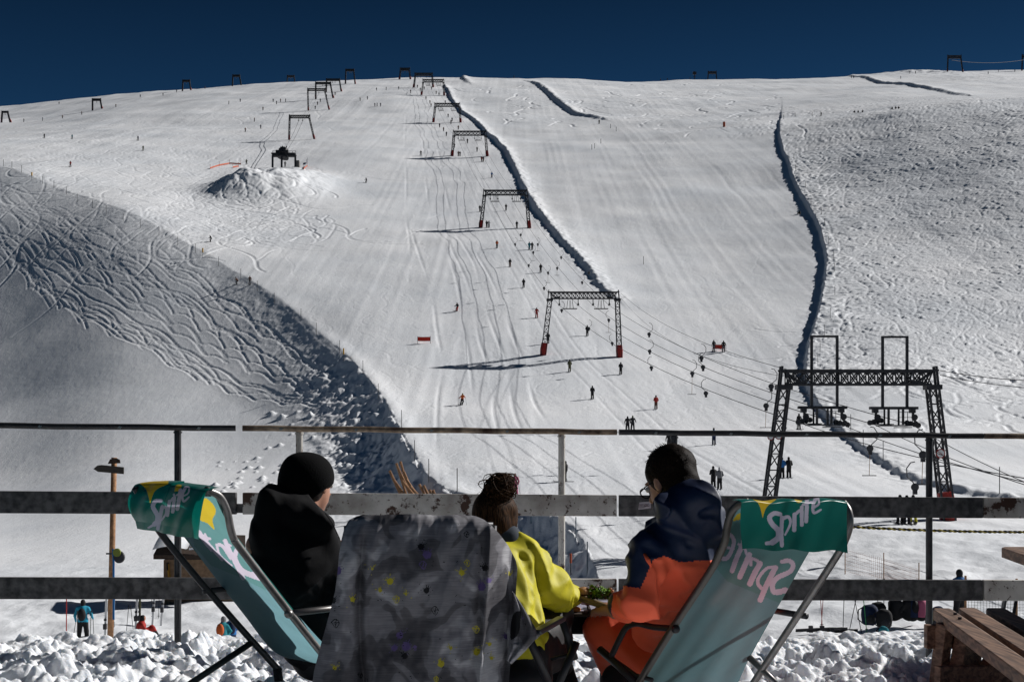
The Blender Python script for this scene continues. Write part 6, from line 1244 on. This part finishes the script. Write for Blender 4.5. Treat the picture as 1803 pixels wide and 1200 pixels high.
# ------------------------------------------------------------------ things on the snow below the terrace
def flat(px, Y, dz=0): x = (px - CX) / F * Y; return Vector((x, Y, ground(x, Y) + dz))
GB = 'people on the snow below the terrace'
c = flat(146, 57); add_person(0, 0, 'stand', 'cyan', 'black', 'black', 'person in bright cyan jacket with black pack, seen below the left planks', GB, rz=.1, skis=False, poles=True, loc=c, bag='black')
c = flat(250, 58.5); add_person(0, 0, 'sit', 'red', 'black', 'black', 'person in red jacket and black beanie sitting on the snow', GB, rz=-1.2, skis=False, loc=c + Vector((0, 0, .1)))
c = flat(393, 58); add_person(0, 0, 'sit', 'teal', 'navy', 'grey', 'person in teal sitting with an orange and blue pack behind the chair leg', GB, rz=-.3, skis=False, loc=c, bag='orange')
c = flat(407, 58.5); add_person(0, 0, 'sit', 'blue', 'navy', 'black', 'person in blue sitting beside the one in teal', GB, rz=.3, skis=False, loc=c, bag='navy')
for (px, top, hat, rz, bag, lb) in ((1597, 'black', 'black', 1.0, 'black', 'crouched person in black among the backpacks'), (1577, 'black', 'brown', -.8, None, 'person in black bending over beside the backpacks'), (1605, 'navy', 'blue', .2, None, 'sitting person with a blue helmet by the fence post'), (1621, 'pink', 'grey', .0, None, 'sitting person in pink with a striped bobble hat')):
    add_person(0, 0, 'sit', top, 'black', hat, lb, GB, rz=rz, skis=False, loc=flat(px, 46, .25), bag=bag)
add_person(0, 0, 'stand', 'blue', 'black', 'black', 'person in blue jacket half hidden behind the lower right plank', GB, rz=.4, skis=False, loc=flat(1690, 45.5, 0), scale=1.02)
def backpack(c, col, label, s=1.0):
    g = empty('backpack', c, label, 'backpack', 'backpacks on the snow'); q = MB(); q.ball(c + Vector((0, 0, .26 * s)), (.19 * s, .15 * s, .28 * s), 14, 10); q.v = [tuple(c[i] + (v[i] - c[i] - (.26 * s if i == 2 else 0)) * (1 if abs(v[i] - c[i] - (.26 * s if i == 2 else 0)) < 1e-6 else (abs(v[i] - c[i] - (.26 * s if i == 2 else 0)) / (.2 * s)) ** -.35) + (.26 * s if i == 2 else 0) + .012 * math.sin(v[0] * 31 + v[2] * 23) for i in range(3)) for v in q.v]; q.build('bag', cmat(col), g, smooth=True); q = MB(); q.ball(c + Vector((0, -.12 * s, .18 * s)), (.13 * s, .07 * s, .13 * s), 12, 8); q.build('pocket', cmat('dark'), g, smooth=True)
    q = MB(); q.tube([c + Vector((-.14 * s, .02, .45 * s)), c + Vector((-.26 * s, .02, .38 * s)), c + Vector((-.27 * s, .02, .16 * s)), c + Vector((-.15 * s, .02, .06 * s))], .02, 6); q.build('strap', cmat('black'), g, smooth=True)
backpack(flat(1531, 45.5, .2), 'navy', 'leftmost backpack, dark with a blue lid', 1.35); backpack(flat(1546, 46, .2), 'black', 'black backpack next to the one with a blue lid', 1.3); backpack(flat(1557, 45, .15), 'black', 'black backpack left of the bending person', 1.25); backpack(flat(1556, 44, .0), 'teal', 'small teal bag in front of the backpacks', .8); backpack(flat(1645, 45, .1), 'olive', 'olive bag right of the fence post', 1.0); backpack(flat(1652, 46, .15), 'navy', 'navy bag near the end of the bench', 1.0)
def skipole(c, col, label, lean=(0, 0), h=1.2):
    g = empty('ski_pole', c, label, 'ski pole', 'ski poles stuck in the snow'); t = c + Vector((lean[0], lean[1], h)); MB().tube([c, t], .012, 6).build('shaft', cmat('dark' if col == 'dark' else col), g); d = (t - c).normalized(); MB().tube([t, t + d * .16], .022, 6).build('grip', cmat('black' if col != 'green' else 'green'), g); MB().disc(c + d * .1, d, .045, .015, 10).build('basket', cmat('black'), g)
for (px, Y, col, ln, lb) in ((1448, 48, 'red', (-.08, 0), 'left one of the crossed red ski poles'), (1446, 48, 'red', (.08, 0), 'right one of the crossed red ski poles'), (1484, 45, 'dark', (.04, 0), 'dark ski pole with red grip left of the green ones'), (1492, 44, 'dark', (.26, 0), 'dark ski pole leaning right towards a green grip'), (1517, 45, 'dark', (-.26, 0), 'dark ski pole leaning left with green grip'), (1526, 45, 'green', (-.12, 0), 'green ski pole beside the leftmost backpack'), (1547, 47.5, 'dark', (-.05, 0), 'left ski pole standing behind the backpacks'), (1556, 47.5, 'dark', (.01, 0), 'right ski pole standing behind the backpacks')):
    skipole(flat(px, Y, .1), col, lb, ln, 1.25)
for (px, Y, ln, lb) in ((136, 55.5, (.0, 0), 'ski pole left of the person in cyan'), (158, 55.5, (.05, 0), 'ski pole right of the person in cyan'), (221, 58, (.12, 0), 'left leaning ski pole near the upright skis'), (237, 58, (-.15, 0), 'right leaning ski pole near the upright skis'), (268, 66, (-.03, 0), 'ski pole left of the hut wall'), (279, 66, (.05, 0), 'ski pole at the corner of the hut')): skipole(flat(px, Y, .0), 'dark', lb, ln, 1.35)
def ski(a, b, m_, label, w=.09, bind=True):
    g = empty('ski', a, label, 'ski', 'skis by the hut'); d = (b - a); q = MB(); q.bar(a, b, w, .03, up=Vector((0, 1, .2))); q.bar(b, b + d.normalized() * .14 + Vector((.04, 0, .0)), w * .8, .025, up=Vector((0, 1, .2))); q.build('ski_body', m_, g)
    if bind: m0 = a.lerp(b, .42); MB().box(m0 + Vector((0, -.06, .03)), (.13, .16, .22)).build('heel_binding', M_steel, g, bevel=.01); MB().box(m0 + d.normalized() * .3 + Vector((0, -.05, 0)), (.10, .10, .09)).build('toe_binding', M_steel, g, bevel=.01)
for (px, Y, ln, m_, lb) in ((184.5, 57, .02, M_white, 'white ski standing upright beside the signpost'), (193, 57.5, .12, cmat('red'), 'red ski leaning right beside the white one'), (197, 57.7, .05, cmat('grey'), 'grey ski behind the red one'), (238, 60, .05, cmat('white'), 'white ski standing left of the hut'), (246, 60, -.03, cmat('olive'), 'beige ski standing next to a white one'), (268, 64, .1, M_white, 'white ski with curved tip left of the hut corner'), (283, 64, .13, M_white, 'white ski with curved tip at the hut corner')):
    a = flat(px, Y, -.1); ski(a, a + Vector((ln, .15, 1.85)), m_, lb)
for i, (px, Y, w) in enumerate(((95, 56, 1.5), (112, 57.5, 1.3), (120, 54.5, 1.3))): a = flat(px, Y, .06); ski(a + Vector((-.75, -.5, 0)), a + Vector((.75, .5, .04)), M_steel, ['lowest', 'uppermost', 'rightmost'][i] + ' of three dark skis lying left of the person in cyan', .11)
for i, (px, Y) in enumerate(((1432, 47), (1452, 46), (1470, 45.5))): a = flat(px, Y, .12); ski(a + Vector((-.6, -.1, 0)), a + Vector((.6, .15, .03)), M_steel, ['left', 'middle', 'right'][i] + ' one of the dark skis lying left of the backpacks', .1)
c = flat(117, 60, 0); MB().tube([c, c + Vector((0, 0, 1.75))], .03, 6).build; q = MB(); q.tube([c, c + Vector((0, 0, 1.9))], .022, 6); tag(q.build('slalom_pole', cmat('red')), 'thin red pole standing left of the person in cyan', 'slalom pole')
# signpost
sp = empty('signpost', flat(193, 45), 'wooden signpost with a dark arrow board', 'signpost'); b_ = P(193, 1180, 45); t_ = P(201, 805, 45)
MB().tube([b_, t_], [.10, .09], 12).build('post', M_wood, sp, smooth=True)
o_ = P(193, 825, 44.85); q = MB(); s_ = 45 / F; q.prism([(-28 * s_, 0), (-21 * s_, 6 * s_), (-14 * s_, 7 * s_), (25 * s_, 3 * s_), (25 * s_, -9 * s_), (-20 * s_, -5 * s_)], o_, (1, 0, 0), (0, 0, 1), .06); q.build('arrow_board', mat('grey_board', (.05, .043, .037), .8), sp)
o_ = P(203, 815, 44.85); q = MB(); q.prism([(-13 * s_, -1 * s_), (-9 * s_, 7 * s_), (2 * s_, 9 * s_), (8 * s_, 6 * s_), (9 * s_, 0)], o_, (1, 0, 0), (0, 0, 1), .05); q.build('second_board', M_wood_d, sp)
q = MB(); q.tube([P(199, 966, 44.5), P(200, 990, 44.5), P(200, 1090, 44.5)], .035, 8); o_ = q.build('blue_pole', mat('blue_plastic', (.0, .10, .28), .5)); tag(o_, 'bright blue pole with round reflectors next to the signpost', 'pole')
q = MB(); q.disc(P(210, 980, 44.4), (.3, 1, 0), .19, .06, 18); q.build('reflector', M_steel, o_); q = MB(); q.disc(P(206, 972, 44.35), (.2, 1, 0), .13, .06, 14); q.build('reflector', mat('lime_reflector', (.16, .19, .03), .6), o_); q = MB(); q.bar(P(187, 974, 44.5), P(197, 974, 44.5), .05); q.build('bracket', M_steel, o_)
# hut
hx = 71.0; hu = empty('hut', flat(330, hx), 'small wooden hut with snow on its roof behind the left deck chair', 'hut'); a = P(288, 985, hx); b = P(385, 985, hx); gz = ground(a.x, hx) - .5
MB().box(((a.x + b.x) / 2, hx + 1.3, (a.z + gz) / 2), (b.x - a.x, 2.6, a.z - gz)).build('wall', M_hut, hu); b2 = P(425, 985, hx)
MB().box(((b.x + b2.x) / 2, hx + 1.6, (a.z + gz) / 2), (b2.x - b.x, 2.2, a.z - gz)).build('annex', mat('pale_boards', (.36, .26, .16), .85, noise=(6, .2)), hu)
q = MB(); zr = P(0, 968, hx).z; q.add([P(270, 976, hx - .8), P(432, 978, hx - .8), P(432, 955, hx + 2.9) + Vector((0, 0, .4)), P(290, 952, hx + 2.9) + Vector((0, 0, .4))] + [p + Vector((0, 0, -.22)) for p in (P(270, 976, hx - .8), P(432, 978, hx - .8), P(432, 955, hx + 2.9) + Vector((0, 0, .4)), P(290, 952, hx + 2.9) + Vector((0, 0, .4)))], [(0, 1, 2, 3), (7, 6, 5, 4), (0, 4, 5, 1), (1, 5, 6, 2), (2, 6, 7, 3), (3, 7, 4, 0)]); rf = q.build('roof', M_wood_d, hu)
q = MB(); q.grid(lambda u, v: P(268 + 62 * u, 973 - 5 * u, hx - .9).lerp(P(288 + 60 * u, 952 - 3 * u, hx + 2.6) + Vector((0, 0, .4)), v) + Vector((0, 0, .02 + .42 * (math.sin(math.pi * min(1, .12 + u * .95)) * .8 + .2) * math.sin(math.pi * min(1, .2 + v * .7)))), 16, 10); q.build('roof_snow', M_snow_near, rf, smooth=True)
for k in range(4): p_ = P(333, 966 - k * 5, hx - .5 + k * .9); MB().bar(p_, P(362, 962 - k * 5, hx - .5 + k * .9), .09, .1).build('snow_strip', M_snow_near, rf)
q = MB(); q.bar(P(299, 1024, hx - .1), P(296, 992, hx - .1), .28, .08); q.build('wall_board', mat('yellow_black_board', (.25, .13, .01), .6), hu); q = MB(); q.bar(P(296, 1003, hx - .17), P(295, 990, hx - .17), .26, .06); q.build('wall_board_top', M_black, hu)
# bundle of wooden stakes in the bank
rg = np.random.default_rng(21)
for k, (x0_, y0_, x1_, y1_) in enumerate([(716, 872, 690, 838), (720, 872, 698, 815), (724, 874, 692, 842), (726, 872, 705, 812), (731, 874, 700, 822), (735, 872, 711, 830), (742, 874, 708, 846), (746, 874, 715, 843), (752, 874, 722, 856), (758, 876, 738, 852), (763, 876, 746, 854), (770, 876, 756, 862), (774, 878, 762, 862), (712, 872, 686, 828)]):
    c = on_snow(x0_, 878); Y = c.y - .3; MB().tube([P(x0_, y0_ + 14, Y), P(x1_, y1_, Y + rg.uniform(-.6, .6))], .095, 8).build; q = MB(); q.tube([P(x0_, y0_ + 14, Y), P(x1_, y1_, Y + rg.uniform(-.6, .6))], .115, 8); tag(q.build('wooden_stake', M_wood, smooth=False), 'raw wooden stake leaning left in the bundle behind the rusty plank', 'stake', 'bundle of wooden stakes')
# orange netting right of the right chair, wire fence behind the table
def netting(pts, h_, step, r_, m_, label, Yk=None):
    W = [P(a, b, Y) for a, b, Y in pts]; q = MB(); g = empty('safety_netting', W[0], label, 'netting')
    for i in range(len(W) - 1):
        a, b = W[i], W[i + 1]; n = max(2, int((b - a).length / step))
        for k in range(n + 1): p_ = a.lerp(b, k / n); q.bar(p_, p_ + Vector((0, 0, h_)), r_)
        for k in range(int(h_ / step) + 1): q.bar(a + Vector((0, 0, k * step)), b + Vector((0, 0, k * step)), r_)
    q.build('mesh', m_, g)
    for w in W: MB().tube([w - Vector((0, 0, .4)), w + Vector((0, 0, h_ + .25))], .022, 6).build('pole', M_wood, g)
netting([(1488, 1004, 66), (1556, 1024, 63), (1618, 1046, 58)], 1.05, .16, .008, mat('thin_orange_cord', (.35, .16, .10), .8), 'thin orange safety netting below the right sleeve')
netting([(1700, 1085, 26), (1790, 1090, 26), (1880, 1090, 26)], .5, .055, .0035, M_steel, 'fine wire fence behind the picnic table')
for k, (px, lb) in enumerate(((1768, 'grey plank leaning behind the picnic table'), (1788, 'dark pole leaning behind the picnic table'))): MB().bar(P(px - 6, 1090, 20), P(px + 3, 1046, 20), .09 if k == 0 else .06).build; q = MB(); q.bar(P(px - 6, 1095, 20), P(px + 3, 1046, 20), .10 if k == 0 else .05, .03); tag(q.build('leaning_plank' if k == 0 else 'leaning_pole', M_galv if k == 0 else M_black), lb, 'plank' if k == 0 else 'pole')
